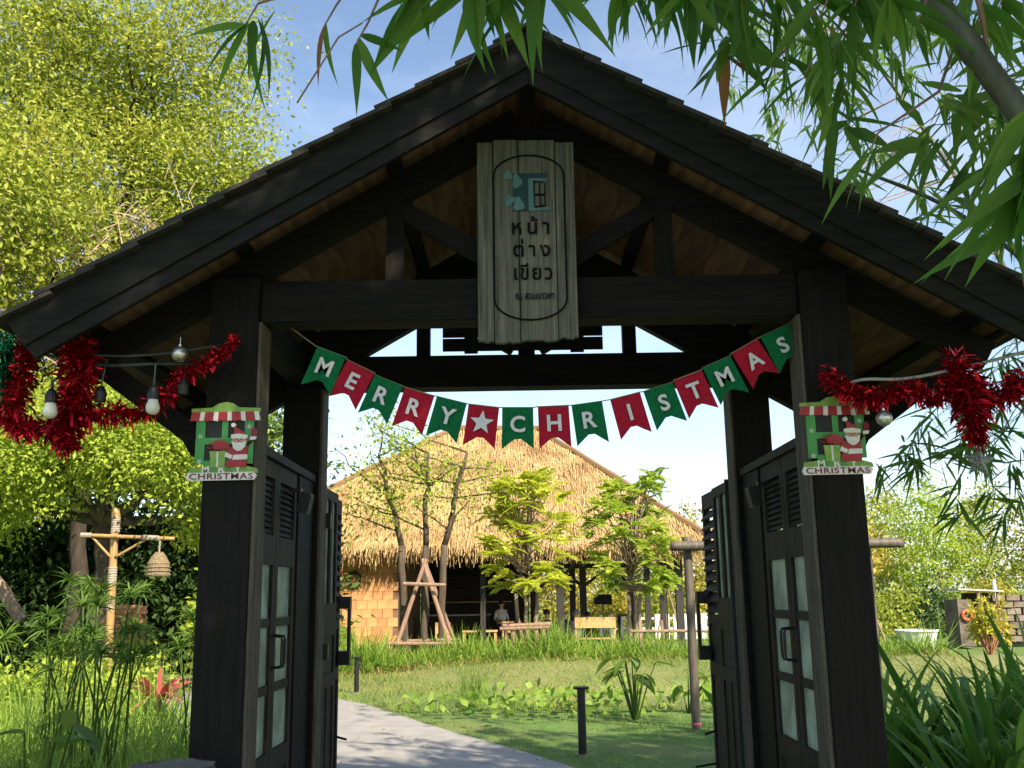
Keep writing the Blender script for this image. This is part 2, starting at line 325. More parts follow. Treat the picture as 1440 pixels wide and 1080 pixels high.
# ================================================================ GATE
G = thing('gateway', (0, 5.0, 0), 'dark stained timber gateway with shingled gable roof spanning the concrete path', 'gateway')
S_ = .585
for sx in (-1, 1):
    for y0 in (4.27, 5.73):
        x0, x1 = (-1.43,-1.215) if sx < 0 else (1.2,1.415)
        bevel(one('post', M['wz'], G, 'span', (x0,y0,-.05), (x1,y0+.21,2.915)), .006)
    xi = -1.2145 if sx < 0 else 1.1995
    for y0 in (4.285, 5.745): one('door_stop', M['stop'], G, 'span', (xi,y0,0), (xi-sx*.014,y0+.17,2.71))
    xc = -1.3225 if sx < 0 else 1.3075
    one('side_beam', M['wy'], G, 'span', (xc-.05,4.482,2.715), (xc+.05,5.728,2.895))
    for y in (4.375, 5.835):
        xp = -1.432 if sx < 0 else 1.417
        one('knee_brace', M['wx'], G, 'bar', (xp, y, 2.16), (sx*1.93, y, 2.53), .07, .09)
for y, nm in ((4.375,'front'), (5.835,'rear')):
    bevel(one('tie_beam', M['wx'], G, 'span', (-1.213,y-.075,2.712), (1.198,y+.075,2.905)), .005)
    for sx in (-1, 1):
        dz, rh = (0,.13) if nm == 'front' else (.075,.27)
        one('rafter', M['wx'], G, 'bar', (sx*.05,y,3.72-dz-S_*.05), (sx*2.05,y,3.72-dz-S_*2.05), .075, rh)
        zt = 3.72-S_*.62-.075
        one('strut', M['wz'], G, 'span', (sx*.62-.04,y-.035,2.907), (sx*.62+.04,y+.035,zt+.01))
        one('diagonal_brace', M['wx'], G, 'bar', (sx*.075,y,2.955), (sx*.60,y,3.27), .05, .085)
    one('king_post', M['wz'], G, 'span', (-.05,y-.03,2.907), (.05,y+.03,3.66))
for xq in (-1.95,-1.3,-.62,.62,1.3,1.95):
    zc = 3.795-S_*abs(xq)+.022
    ang = math.copysign(math.atan(S_), xq)
    one('purlin', M['wy'], G, 'box', (xq,5.1,zc), (.07,2.06,.05), Matrix.Rotation(ang, 3, 'Y'))
one('ridge_beam', M['wy'], G, 'span', (-.035,4.07,3.71), (.035,6.13,3.81))
# soffit boards, shared mesh
ca = math.cos(math.atan(S_)); bw = .187
mb = MB(); mb.box((0,0,0), (bw, 2.10, .014)); me_b = mb.mesh('soffit_board', mats=[M['soffit']])
mb = MB(); mb.box((0,0,0), (.27, .205, .017)); me_s = mb.mesh('shingle', mats=[M['shingle']])
for sx in (-1, 1):
    ang = sx*math.atan(S_)
    for i in range(13):
        d = .1+i*.19; x = sx*d*ca
        o = link('soffit_board', me_b, None, G); o.location = Vector((x, 5.05+random.uniform(-.004,.004), 3.857-S_*abs(x))) - origin(G); o.rotation_euler = (0, ang, 0)
    for i in range(12):
        d = 2.42-i*.2; x = sx*d*ca
        for j in range(11):
            o = link('shingle', me_s, None, G)
            o.location = Vector((x, 3.985+j*.2085+random.uniform(-.006,.006), 3.905-S_*abs(x)+random.uniform(-.003,.004))) - origin(G)
            o.rotation_euler = (random.uniform(-.01,.01), ang-sx*.075, 0)
for y0, y1, yl0, yl1 in ((3.925,3.96,3.938,3.966), (6.135,6.17,6.129,6.157)):
    for sx in (-1, 1):
        z = lambda x: 3.915-S_*x
        mb = MB(); mb.prism([(sx*.0015,z(0)),(sx*2.17,z(2.17)),(sx*2.075,z(2.075)-.178),(sx*.0015,z(0)-.178)], y0, y1); bevel(mb.build('fascia_board', M['fascia'], G), .004)
        mb = MB(); mb.prism([(sx*.0015,z(0)-.171),(sx*2.08,z(2.08)-.171),(sx*2.03,z(2.03)-.252),(sx*.0015,z(0)-.252)], yl0, yl1); mb.build('lower_fascia', M['fascia'], G)
for sx in (-1,1):
    ang = sx*math.atan(S_); one('ridge_cap', M['shingle'], G, 'box', (sx*.075,5.05,3.925-.04), (.17,2.3,.014), Matrix.Rotation(ang,3,'Y'))
    one('eave_board', M['wy'], G, 'box', (sx*2.10,5.05,3.85-S_*2.10+.012), (.025,2.14,.07), Matrix.Rotation(ang,3,'Y'))
# slatted board on the rear truss
for i in range(3):
    one('slat', M['wx'], G, 'span', (-.5,5.755,2.93+i*.085), (.455,5.775,3.005+i*.085))
for x in (-.33,.30): one('slat_batten', M['wz'], G, 'span', (x-.04,5.737,2.91), (x+.04,5.754,3.2))

# ---- door leaves
def door_leaf(x, y0, y1, kind, inner):
    """leaf in the plane X = x between y0 and y1; inner = +1/-1 side that faces the passage"""
    th = .042; z0, z1 = .05, 2.15; sw = .05; mb = MB()
    sp = lambda ya, yb, za, zb, t=th, dx=0: mb.span((x-t/2+dx,ya,za), (x+t/2+dx,yb,zb))
    sp(y0,y0+sw,z0,z1); sp(y1-sw,y1,z0,z1)
    a, b = y0+sw, y1-sw
    if kind == 'side':
        for za, zb in ((2.07,z1),(1.66,1.80),(.70,.80),(z0,.17)): sp(a,b,za,zb)
        for zc in (1.39,1.086): sp(a,b,zc-.02,zc+.02,.034)
        sp(a,b,.17,.70,.018)
        fr = mb.build('door_leaf', M['panelw'], G)
        for za, zb in ((.80,1.066),(1.106,1.37),(1.41,1.66)):
            one('pane', M['glass'], fr, 'span', (x-.004,a,za), (x+.004,b,zb))
        for i in range(9):
            zc = 1.815+i*.0285+.012
            one('louvre_slat', M['panelw'], fr, 'box', (x,(a+b)/2,zc), (.046,b-a-.002,.007), Matrix.Rotation(inner*R(56),3,'Y'))
    elif kind == 'glazed':
        for za, zb in ((2.09,z1),(1.28,1.47),(.98,1.06),(z0,.2)): sp(a,b,za,zb)
        mid = (a+b)/2; sp(mid-.03,mid+.03,1.47,2.09)
        sp(a,b,1.06,1.28,.02); sp(a,b,.2,.98,.02); sp(mid-.02,mid+.02,.2,.98,.034)
        fr = mb.build('door_leaf', M['panelw'], G)
        for ya, yb in ((a,mid-.03),(mid+.03,b)): one('pane', M['glass'], fr, 'span', (x-.004,ya,1.47), (x+.004,yb,2.09))
        one('edge_strip', M['doorgreen'], fr, 'span', (x-.03,y0-.012,z0), (x+.03,y0-.001,z1+.012))
    else:
        for za, zb in ((2.05,z1),(1.30,1.36),(.98,1.06),(z0,.2)): sp(a,b,za,zb)
        sp(a,b,1.06,1.30,.02); sp(a,b,.2,.98,.02)
        fr = mb.build('door_leaf', M['panelw'], G)
        for i in range(10):
            zc = 1.385+i*.067+.02
            one('louvre_slat', M['panelw'], fr, 'box', (x-inner*-.012,(a+b)/2,zc), (.075,b-a+.05,.010), Matrix.Rotation(inner*R(52),3,'Y'))
        mb = MB(); xx = x+inner*.03
        mb.span((xx,y1-.10,1.43),(xx+inner*.075,y1-.03,1.51)); mb.span((xx,y1-.10,1.07),(xx+inner*.075,y1-.03,1.16)); mb.span((xx+inner*.055,y1-.085,1.16),(xx+inner*.075,y1-.05,1.43))
        mb.build('pull_handle', M['black'], fr)
        mb = MB(); mb.tube([(x+inner*.02,y1-.05,.62),(x+inner*.09,y1-.05,.60)],.008,6); mb.tube([(x+inner*.02,y1-.05,.42),(x+inner*.16,y1-.05,.40)],.008,6); mb.build('bolt', M['black'], fr)
    return fr
for sx, x in ((-1,-1.27),(1,1.255)):
    inner = -sx
    l1 = door_leaf(x, 4.50, 4.895, 'side', inner); l2 = door_leaf(x, 4.905, 5.33, 'side', inner)
    one('door_jamb', M['wz'], G, 'span', (x-.03,5.345,0), (x+.03,5.727,2.15))
    one('top_rail', M['panelw'], G, 'span', (x-.04,4.482,2.155), (x+.04,5.727,2.195))
    for y, l in ((4.87,l1),(4.93,l2)):
        xx = x+inner*.021; mb = MB(); mb.tube([(xx,y,1.33),(xx+inner*.045,y,1.325),(xx+inner*.05,y,1.31),(xx+inner*.05,y,1.20),(xx+inner*.045,y,1.185),(xx,y,1.18)],.0065,6); mb.build('handle', M['black'], l)
    xd = sx*1.2
    dl = .035 if sx < 0 else 0; door_leaf(xd-dl, 5.955, 6.40, 'glazed', inner); door_leaf(xd+sx*.02-dl*2, 6.41, 6.86, 'louvred', inner)
    for z in (.35,1.2,1.95): one('hinge', M['black'], G, 'box', (xd,5.945,z), (.05,.03,.09))
    f = thing('floodlight', (x+inner*.09,5.15,2.0), 'small black floodlight on the %s door panel of the gateway' % ('tinsel bulb side' if sx<0 else 'glitter star side'), 'floodlight', 'floodlights on the side doors')
    one('housing', M['black'], f, 'box', (x+inner*.10,5.17,1.985), (.05,.10,.10), Matrix.Rotation(R(12)*inner,3,'Y'))
    one('bracket', M['black'], f, 'box', (x+inner*.05,5.17,2.05), (.06,.03,.02)); one('lens', M['pane_dark'], f, 'box', (x+inner*.1265,5.17,1.979), (.004,.085,.085), Matrix.Rotation(R(12)*inner,3,'Y'))

# ================================================================ LETTERING
def text_mesh(body, size, bold=0., extrude=.001, sp=1.):
    cu = bpy.data.curves.new('lettering', 'FONT'); cu.body = body; cu.size = size; cu.extrude = extrude; cu.offset = bold; cu.align_x = 'CENTER'; cu.space_character = sp; cu.resolution_u = 4
    ob = bpy.data.objects.new('lettering', cu); col.objects.link(ob)
    dg = bpy.context.evaluated_depsgraph_get(); me = bpy.data.meshes.new_from_object(ob.evaluated_get(dg))
    bpy.data.objects.remove(ob); bpy.data.curves.remove(cu); return me
def text(name, body, wd, ht, c, m, parent, ry=0., bold=0., sp=1.):
    """lettering in the XZ plane facing -Y, fitted into wd x ht about c"""
    me = text_mesh(body, 1.0, bold, sp=sp); v = np.empty(len(me.vertices)*3, np.float32); me.vertices.foreach_get('co', v); v = v.reshape(-1,3)
    lo, hi = v.min(0), v.max(0); s = np.array([wd/(hi[0]-lo[0]) if wd else 0, ht/(hi[1]-lo[1])]); 
    if not wd: s[0] = s[1]
    q = (v[:,:2]-(lo[:2]+hi[:2])/2)*s; d = v[:,2]
    cr_, sr_ = math.cos(ry), math.sin(ry)
    X = q[:,0]*cr_ - q[:,1]*sr_; Z = q[:,0]*sr_ + q[:,1]*cr_
    off = origin(parent); w_ = np.stack([X+c[0]-off.x, -d+c[1]-off.y, Z+c[2]-off.z], 1)
    me.vertices.foreach_set('co', w_.astype(np.float32).ravel()); me.materials.clear(); me.materials.append(m); me.update()
    return link(name, me, None, parent)

# ================================================================ HANGING SIGN
SG = thing('wooden_sign', (-.01,4.25,2.59), 'weathered plank sign with black outlined Thai lettering hanging on the tie beam', 'sign')
sx0, sx1, sz0, sz1 = -.235, .21, 2.59, 3.545
U = lambda u: sx0+(sx1-sx0)*u
Vz = lambda v: sz1-(sz1-sz0)*v
edges = [0,.165,.425,.80,1.0]; tops = [.012,0,.004,.016]; bots = [1.0,1.004,.998,.985]
for i in range(4):
    mb = MB(); k = 7; lo = [(U(edges[i]+(edges[i+1]-edges[i]-.008)*j/k), Vz(bots[i]+random.uniform(-.006,.006))) for j in range(k+1)]
    hi = [(U(edges[i+1]-.008), Vz(tops[i])), (U(edges[i]), Vz(tops[i]))]
    yo = random.uniform(-.003,.003); mb.prism(lo+hi, 4.232+yo, 4.262+yo); bevel(mb.build('plank', M['plank'], SG), .003)
one('batten', M['wx'], SG, 'span', (-.2,4.264,2.76), (.18,4.297,2.86)); one('batten', M['wx'], SG, 'span', (-.2,4.264,3.25), (.18,4.297,3.33))
YS = 4.2265
def ribbon(pts, wd, closed=True):
    mb = MB(); pts = [Vector((a, 0, b)) for a, b in pts]; n = len(pts); vs = []
    for i in range(n):
        d = (pts[(i+1)%n]-pts[i-1]).normalized(); nn = Vector((-d.z,0,d.x)); vs += [pts[i]+nn*wd/2+Vector((0,YS,0)), pts[i]-nn*wd/2+Vector((0,YS,0))]
    mb.add(vs, [(2*i,2*i+1,(2*i+3)%(2*n),(2*i+2)%(2*n)) for i in range(n)]); return mb
ul, ur, r_ = U(.165), U(.885), (U(.885)-U(.165))/2*.96; pts = []
cx_ = (ul+ur)/2
for k in range(15): a = math.pi*k/14; pts.append((cx_+(ur-ul)/2*math.cos(a), Vz(.19)+ (Vz(.085)-Vz(.19))*math.sin(a)))
for k in range(15): a = math.pi+math.pi*k/14; pts.append((cx_+(ur-ul)/2*math.cos(a), Vz(.80)+ (Vz(.80)-Vz(.90))*math.sin(a)))
ribbon(pts, .009).build('outline', M['paint_black'], SG)
# emblem: window with an open shutter and leaves
def poly(name, pl, m, parent, y=YS, th=.001):
    mb = MB(); mb.prism(pl, y-th, y); return mb.build(name, m, parent)
eu = lambda x, y: (U((x-45)/475), Vz((y-75)/950))
poly('emblem_field', [eu(217,243),eu(383,243),eu(383,268),eu(292,268),eu(292,424),eu(217,424)], M['paint_teald'], SG)
poly('emblem_shutter', [eu(293,268),eu(383,268),eu(383,282),eu(315,278),eu(318,410),eu(397,405),eu(397,421),eu(293,424)], M['paint_teal'], SG)
poly('emblem_frame', [eu(318,280),eu(375,290),eu(375,402),eu(322,408)], M['paint_black'], SG)
for (x0_,y0_,x1_,y1_) in ((324,290,344,342),(351,293,369,342),(325,354,345,400),(352,354,369,396)):
    poly('emblem_pane', [eu(x0_,y0_),eu(x1_,y0_),eu(x1_,y1_),eu(x0_,y1_)], M['plank'], SG, YS-.0012, .0008)
def blob(cx, cy, rx, ry, ph): return [eu(cx+rx*(1+.22*math.sin(3*a+ph))*math.cos(a), cy+ry*(1+.22*math.sin(3*a+ph))*math.sin(a)) for a in [2*math.pi*k/20 for k in range(20)]]
for cx, cy, rx, ry, ph in ((196,252,20,20,0),(238,282,22,34,1),(200,372,24,26,2),(245,392,24,32,.5),(188,325,8,7,0)):
    poly('emblem_leaf', blob(cx,cy,rx,ry,ph), M['paint_teal'], SG, YS-.0012, .0008)
for body, cx, cy, wd, ht in (('ห\u2009น้\u2009า',300,492,178,84),('ต่\u2009า\u2009ง',303,598,176,82),('เ\u200aขี\u200aย\u200aว',308,708,182,78),('ณ. สวนเบาวพา',314,822,182,29)):
    text('lettering', body, wd/475*.445, ht/950*.955, (*[eu(cx,cy)[0]], YS-.0005, eu(cx,cy)[1]), M['paint_black'], SG, bold=.014)

# ================================================================ BUNTING
BT = thing('bunting', (0,4.4,2.33), 'red and green felt flag bunting spelling a Christmas greeting between the gate posts', 'bunting')
FL = [((-0.979, 2.624), (-0.838, 2.569)), ((-0.841, 2.562), (-0.708, 2.494)), ((-0.711, 2.487), (-0.582, 2.433)), ((-0.578, 2.43), (-0.437, 2.385)), ((-0.434, 2.385), (-0.29, 2.347)), ((-0.29, 2.347), (-0.146, 2.328)), ((-0.14, 2.328), (0.008, 2.326)), ((0.017, 2.329), (0.171, 2.334)), ((0.174, 2.333), (0.315, 2.351)), ((0.351, 2.357), (0.487, 2.39)), ((0.496, 2.39), (0.639, 2.434)), ((0.64, 2.441), (0.771, 2.488)), ((0.771, 2.495), (0.904, 2.552)), ((0.904, 2.559), (1.038, 2.634)), ((1.038, 2.634), (1.182, 2.699))]
mb = MB(); mb.tube([(-1.21,4.42,2.80)]+[(a[0],4.4,a[1]) for f_ in FL for a in f_]+[(1.2,4.41,2.72)], .0025, 5); mb.build('string', M['string'], BT)
for i, ch in enumerate('MERRY*CHRISTMAS'):
    (ax,az),(bx,bz) = FL[i]; a = math.atan2(bz-az, bx-ax); wd = .139; hgt = .188
    mx_, mz_ = (ax+bx)/2, (az+bz)/2; yy = 4.4 + (.004 if i%2 else -.004)
    cA, sA = math.cos(a), math.sin(a); W2 = lambda u, v: (mx_+u*cA-v*sA, mz_+u*sA+v*cA)
    K = 5; vs = []; fs = []
    for layer in (0,1):
        for r__ in range(K+1):
            for c_ in range(K+1):
                u = (c_/K-.5)*wd*(1+.03*r__/K); v = -r__/K*(hgt-(.055*(1-abs(c_/K-.5)*2))); x_, z_ = W2(u, v)
                vs.append((x_, yy+layer*.0025+.006*math.sin(c_*1.3+i)*r__/K, z_))
    N1 = (K+1)**2; g = lambda r__, c_: r__*(K+1)+c_
    for r__ in range(K):
        for c_ in range(K): fs.append((g(r__,c_),g(r__+1,c_),g(r__+1,c_+1),g(r__,c_+1))); fs.append((N1+g(r__,c_),N1+g(r__,c_+1),N1+g(r__+1,c_+1),N1+g(r__+1,c_)))
    for q in range(K):
        for (p1,p2) in ((g(0,q),g(0,q+1)),(g(K,q+1),g(K,q)),(g(q+1,0),g(q,0)),(g(q,K),g(q+1,K))): fs.append((p1,p2,N1+p2,N1+p1))
    mb = MB(); mb.add(vs, fs); fl = mb.build('flag', M['flagr' if i%2 else 'flagg'], BT)
    cx, cz = W2(0, -.078)
    if ch == '*':
        pts = [W2(math.sin(k*math.pi/5)*(.056 if k%2==0 else .024), -.078+math.cos(k*math.pi/5)*(.056 if k%2==0 else .024)) for k in range(10)]
        poly('star', pts, M['felt_w'], fl, yy-.009, .002)
    else: text('letter', ch, 0, .075, (cx, yy-.011, cz), M['felt_w'], fl, ry=a, bold=.025)

# ================================================================ CHRISTMAS PLAQUES
def plaque(xc, zc, y, label):
    P = thing('christmas_plaque', (xc,y,zc-.165), label, 'plaque', 'window shaped Christmas plaques on the posts')
    q = lambda x, z: (xc+x, zc+z)
    b = lambda nm, m, x0,x1,z0,z1,ya,yb: one(nm, M[m], P, 'span', (xc+x0,y+ya,zc+z0), (xc+x1,y+yb,zc+z1))
    b('dark_panes','pane_dark',-.10,.105,-.09,.09,.0,.003)
    mb = MB(); ya, yb = y-.006, y
    for x0,x1,z0,z1 in ((-.125,-.085,-.10,.098),(.085,.125,-.10,.098),(-.085,.085,-.015,.013),(-.013,.013,.013,.098),(-.013,.013,-.10,-.015),(-.085,-.013,-.11,-.085),(.013,.085,-.11,-.085)): mb.span((xc+x0,ya,zc+z0),(xc+x1,yb,zc+z1))
    mb.build('window_frame', M['pgreen'], P)
    mb = MB(); mb.prism([q(-.148,.125),q(-.148,.142),q(-.06,.146),q(-.03,.165),q(.0,.17),q(.03,.165),q(.06,.146),q(.15,.142),q(.15,.125)], y-.008, y+.002); mb.build('garland_top', M['plime'], P)
    for i in range(15):
        x0 = -.15+i*.02; mb = MB(); sl_ = (i-7)*.0012
        mb.prism([q(x0*.96,.126),q((x0+.02)*.96,.126),q(x0+.02+sl_*.2,.088-(.004 if i%2 else .0)),q(x0+sl_*.2,.088)], y-.013-(.002 if i%2 else 0), y-.0005); mb.build('awning_stripe', M['pwhite' if i%3==2 else 'pred'], P)
    # gift box with a bow
    mb = MB(); mb.prism([q(-.06,-.045),q(.012,-.045),q(.006,-.115),q(-.052,-.115)], y-.014, y-.007); gb = mb.build('gift_box', M['plime'], P)
    mb = MB()
    for k in range(9):
        a = math.pi*(.05+.9*k/8); x_, z_ = -.024+.05*math.cos(a), -.04+.036*math.sin(a)
        mb.prism([q(-.03,-.045),q(-.018,-.045),q(x_+.009,z_),q(x_-.004,z_+.01)], y-.020-.001*(k%3), y-.0145)
    mb.build('bow', M['pred'], gb)
    mb = MB(); mb.span((xc-.028,y-.0155,zc-.115),(xc-.021,y-.0142,zc-.046)); mb.build('ribbon', M['pwhite'], gb)
    # small relief of a bearded figure in a red coat and cap, waving
    disc = lambda cx, cz, rx, rz, n=14: [q(cx+rx*math.cos(2*math.pi*k/n), cz+rz*math.sin(2*math.pi*k/n)) for k in range(n)]
    def rel(nm, m, pl, d, par): mb = MB(); mb.prism(pl, y-.010-d, y-.007); return mb.build(nm, M[m], par)
    fg = rel('figure', 'pred', [q(.012,-.115),q(.022,-.06),q(.012,-.055),q(.02,-.025),q(.045,-.03),q(.095,-.03),q(.115,-.005),q(.135,.01),q(.14,.035),q(.128,.045),q(.118,.02),q(.10,-.045),q(.10,-.115)], .006, P)
    rel('face', 'skin', disc(.066,-.002,.030,.024), .009, fg)
    rel('beard', 'pwhite', [q(.034,-.004),q(.05,-.012),q(.066,-.008),q(.082,-.012),q(.098,-.002),q(.094,-.028),q(.078,-.045),q(.062,-.048),q(.044,-.036)], .012, fg)
    rel('cap', 'pred', [q(.036,.018),q(.097,.018),q(.088,.034),q(.064,.048),q(.042,.062),q(.046,.04)], .009, fg)
    rel('cap_trim', 'pwhite', [q(.032,.008),q(.101,.006),q(.103,.022),q(.066,.028),q(.032,.024)], .012, fg)
    rel('pompom', 'pwhite', disc(.040,.066,.0095,.0095), .013, fg)
    rel('belt_trim', 'pwhite', [q(.04,-.085),q(.104,-.083),q(.104,-.062),q(.046,-.063)], .010, fg)
    rel('cuff', 'pwhite', [q(.006,-.07),q(.036,-.082),q(.042,-.066),q(.014,-.052)], .012, fg)
    rel('cuff', 'pwhite', [q(.112,.0),q(.136,.002),q(.14,.016),q(.114,.014)], .010, fg)
    rel('mitten', 'pdred', disc(.129,.035,.012,.02), .010, fg)
    for ex in (.056,.076): rel('eye', 'paint_black', disc(ex,.003,.003,.003,8), .0095, fg)
    rel('nose', 'pred', disc(.066,-.006,.0045,.004,8), .0135, fg)
    for fx, fz in ((-.105,.02),(.105,.06),(-.105,-.09)):
        mb = MB()
        for k in range(3):
            mb.box((xc+fx,y-.0075,zc+fz), (.022,.002,.0028), Matrix.Rotation(math.pi*k/3,3,'Y'))
        mb.build('snowflake', M['pwhite'], P)
    mb = MB(); mb.prism([q(-.15,-.14),q(-.145,-.118),q(-.10,-.112),q(-.06,-.105),q(.06,-.105),q(.11,-.112),q(.145,-.122),q(.15,-.14)], y-.008, y+.002); mb.build('leafy_base', M['plime'], P)
    for ch, x_, m_ in (('M',-.075,'pwhite'),('E',-.038,'pgreen'),('R',-.005,'pwhite'),('R',.028,'pgreen'),('Y',.064,'pwhite')):
        text('lettering', ch, .030, .028, (xc+x_, y-.0105, zc-.124), M[m_], P, bold=.03)
    mb = MB(); mb.prism([q(-.15,-.172),q(-.158,-.155),q(-.15,-.138),q(.13,-.136),q(.146,-.15),q(.135,-.170)], y-.011, y+.002); bnr = mb.build('banner', M['pwhite'], P)
    text('lettering', 'CHRISTMAS', .272, .026, (xc-.006, y-.0125, zc-.154), M['pdred'], bnr, bold=.012, sp=1.12)
    return P
plaque(-1.335, 2.172, 4.258, 'green window Christmas plaque on the post with the white bulbs')
pq = plaque(1.305, 2.158, 4.258, 'green window Christmas plaque on the post beside the hanging glitter star')

# ================================================================ TINSEL, CABLES, BULBS
def tinsel(name, path, rad, nper, m, label, group, Lr=(.03,.075), wd=.009):
    pts = smooth_line(path, 8); seg = np.linalg.norm(np.diff(pts, axis=0), axis=1); cum = np.r_[0, np.cumsum(seg)]; N = int(cum[-1]*nper)
    s = RNG.random(N)*cum[-1]; P = np.stack([np.interp(s, cum, pts[:,k]) for k in range(3)], 1); rr = np.interp(s/cum[-1], np.linspace(0,1,len(rad)), rad)
    D = rdir(N); P = P + D*(rr*RNG.random(N)*.8)[:,None]
    V, F, q = blades(P, unit(D+RNG.normal(size=(N,3))*.5+np.array([0,0,-.25])), rr*RNG.uniform(.22,.58,N), RNG.uniform(.5,1.8,N)*wd, RNG.uniform(-.1,.5,N), 2, np.array([.8,1,.6]), S=rdir(N))
    o = mesh_np(name, V, F, m, None, path[0]); tag(o, label, 'tinsel', group); return o
tinsel('tinsel_garland', [(-1.281,4.17,2.60),(-1.369,4.15,2.511),(-1.482,4.15,2.45),(-1.559,4.15,2.358),(-1.66,4.15,2.283),(-1.811,4.15,2.285),(-1.93,4.15,2.27),(-1.972,4.15,2.226)], [.04,.045,.05,.06,.07,.07], 2600, M['tinr'], 'red tinsel swag rising to the post above the bulb side plaque', 'red tinsel')
tinsel('tinsel_garland', [(-1.954,4.14,2.60),(-1.935,4.14,2.41),(-1.972,4.14,2.226),(-1.961,4.14,2.13)], [.085,.105,.11,.05], 5200, M['tinr'], 'thick red tinsel bunch hanging down around a white bulb', 'red tinsel')
tinsel('tinsel_garland', [(-2.171,4.16,2.62),(-2.184,4.16,2.414),(-2.231,4.16,2.261),(-2.108,4.16,2.228),(-1.972,4.16,2.226)], [.05,.07,.075,.07], 3200, M['tinr'], 'red tinsel loop next to the green tinsel', 'red tinsel')
tinsel('tinsel_garland', [(-2.291,4.18,2.66),(-2.27,4.18,2.5),(-2.26,4.18,2.33)], [.09,.10,.08], 3600, M['ting'], 'green tinsel hanging at the end of the cable', 'green tinsel')
tinsel('tinsel_garland', [(1.26,4.17,2.41),(1.359,4.15,2.314),(1.478,4.15,2.297),(1.588,4.15,2.341),(1.689,4.15,2.293),(1.801,4.15,2.353),(1.96,4.15,2.289),(2.09,4.15,2.365),(2.35,4.15,2.40)], [.055,.06,.055,.055,.075,.08,.075,.075], 3200, M['tinr'], 'red tinsel swag running from the post past the silver bauble', 'red tinsel')
tinsel('tinsel_garland', [(1.81,4.14,2.44),(1.842,4.14,2.26),(1.864,4.14,2.10)], [.10,.10,.045], 5600, M['tinr'], 'pointed red tinsel bunch hanging above the glitter star', 'red tinsel')
mb = MB(); mb.tube(smooth_line([(-3.6,4.15,2.80),(-2.48,4.15,2.638),(-2.169,4.15,2.59),(-1.858,4.15,2.535),(-1.614,4.15,2.535),(-1.42,4.2,2.575),(-1.36,4.265,2.60)], 5), .006, 6)
LC = mb.build('light_cable', M['cable'], None, (-1.36,4.265,2.6)); tag(LC, 'dark green cable strung from the post behind the red tinsel', 'cable')
mb = MB(); mb.tube(smooth_line([(-2.3,4.17,2.60),(-1.9,4.165,2.50),(-1.6,4.165,2.497),(-1.42,4.2,2.50)], 5), .0075, 6); mb.build('second_wire', M['cable'], LC)
mb = MB(); mb.tube(smooth_line([(1.32,4.262,2.36),(1.40,4.15,2.378),(1.577,4.15,2.379),(1.793,4.15,2.416),(2.105,4.15,2.489),(2.6,4.15,2.63),(3.6,4.15,2.9)], 5), .007, 6)
tag(mb.build('light_cable', M['wcable'], None, (1.32,4.262,2.36)), 'pale cable strung from the post above the silver bauble', 'cable')
for x, z, lab in ((-1.99,2.30,'white round bulb in front of the thick red tinsel bunch'),(-1.598,2.325,'white round bulb hanging below the cable beside the tinsel swag')):
    B_ = thing('light_bulb', (x,4.02,z-.07), lab, 'bulb', 'bulbs on the cable'); y = 4.02 if x < -1.8 else 4.1
    mb = MB(); mb.lathe((x,y,z), [(.0,-.062),(.015,-.06),(.025,-.051),(.0295,-.036),(.027,-.02),(.022,-.008),(.021,.004),(.0,.005)], 16); mb.build('globe', M['bulb'], B_, smooth=True)
    mb = MB(); mb.lathe((x,y,z), [(.0,.002),(.024,.003),(.025,.03),(.02,.05),(.012,.06),(.006,.064),(.006,.10),(0,.10)], 12); mb.build('socket', M['black'], B_)
    mb = MB(); mb.tube([(x,y,z+.09),(x,4.10,z+.15),(x,4.16,2.51)], .004, 5); mb.build('lead', M['cable'], B_)
for x, z in ((-1.83,2.345),(-1.48,2.37)):
    B_ = thing('lamp_socket', (x,4.12,z), 'empty black lamp socket dangling %s' % ('in the tinsel between the two white bulbs' if x < -1.6 else 'by the post beside the silver bauble'), 'socket', 'empty sockets on the cable')
    mb = MB(); mb.lathe((x,4.12,z), [(.0,-.02),(.022,-.02),(.025,.02),(.015,.045),(.006,.05),(0,.05)], 12); mb.build('socket_body', M['black'], B_)
    mb = MB(); mb.tube([(x,4.12,z+.045),(x,4.16,2.52)], .004, 5); mb.build('lead', M['cable'], B_)
for x, y, z, lab in ((-1.504,4.12,2.527,'silver bauble resting on the dark cable'),(1.476,4.14,2.208,'silver bauble hanging below the red tinsel near the plaque')):
    B_ = thing('bauble', (x,y,z-.034), lab, 'bauble', 'silver baubles')
    pr = [(.0339*math.sin(math.pi*k/10), -.034*math.cos(math.pi*k/10)) for k in range(11)]
    mb = MB(); mb.lathe((x,y,z), pr, 20); mb.build('ball', M['silver'], B_, smooth=True)
    mb = MB(); mb.lathe((x,y,z), [(.008,.031),(.008,.042),(.0,.042)], 10); mb.tube([(x,y,z+.04),(x,y,z+.075)], .0015, 4); mb.build('cap', M['silver'], B_)
mb = MB(); pts = [(math.sin(k*math.pi/5+.12)*(.075 if k%2==0 else .030), math.cos(k*math.pi/5+.12)*(.075 if k%2==0 else .030)) for k in range(10)]
vs = [(1.855+a, 4.14, 2.02+b) for a, b in pts]+[(1.855,4.122,2.02),(1.855,4.158,2.02)]
mb.add(vs, [(k,(k+1)%10,10) for k in range(10)]+[((k+1)%10,k,11) for k in range(10)])
ST = mb.build('star_ornament', M['glit'], None, (1.855,4.14,2.02)); tag(ST, 'silver glitter star hanging under the pointed tinsel bunch', 'ornament')
mb = MB(); mb.tube([(1.86,4.14,2.09),(1.864,4.145,2.2)], .0015, 4); mb.build('thread', M['wcable'], ST)
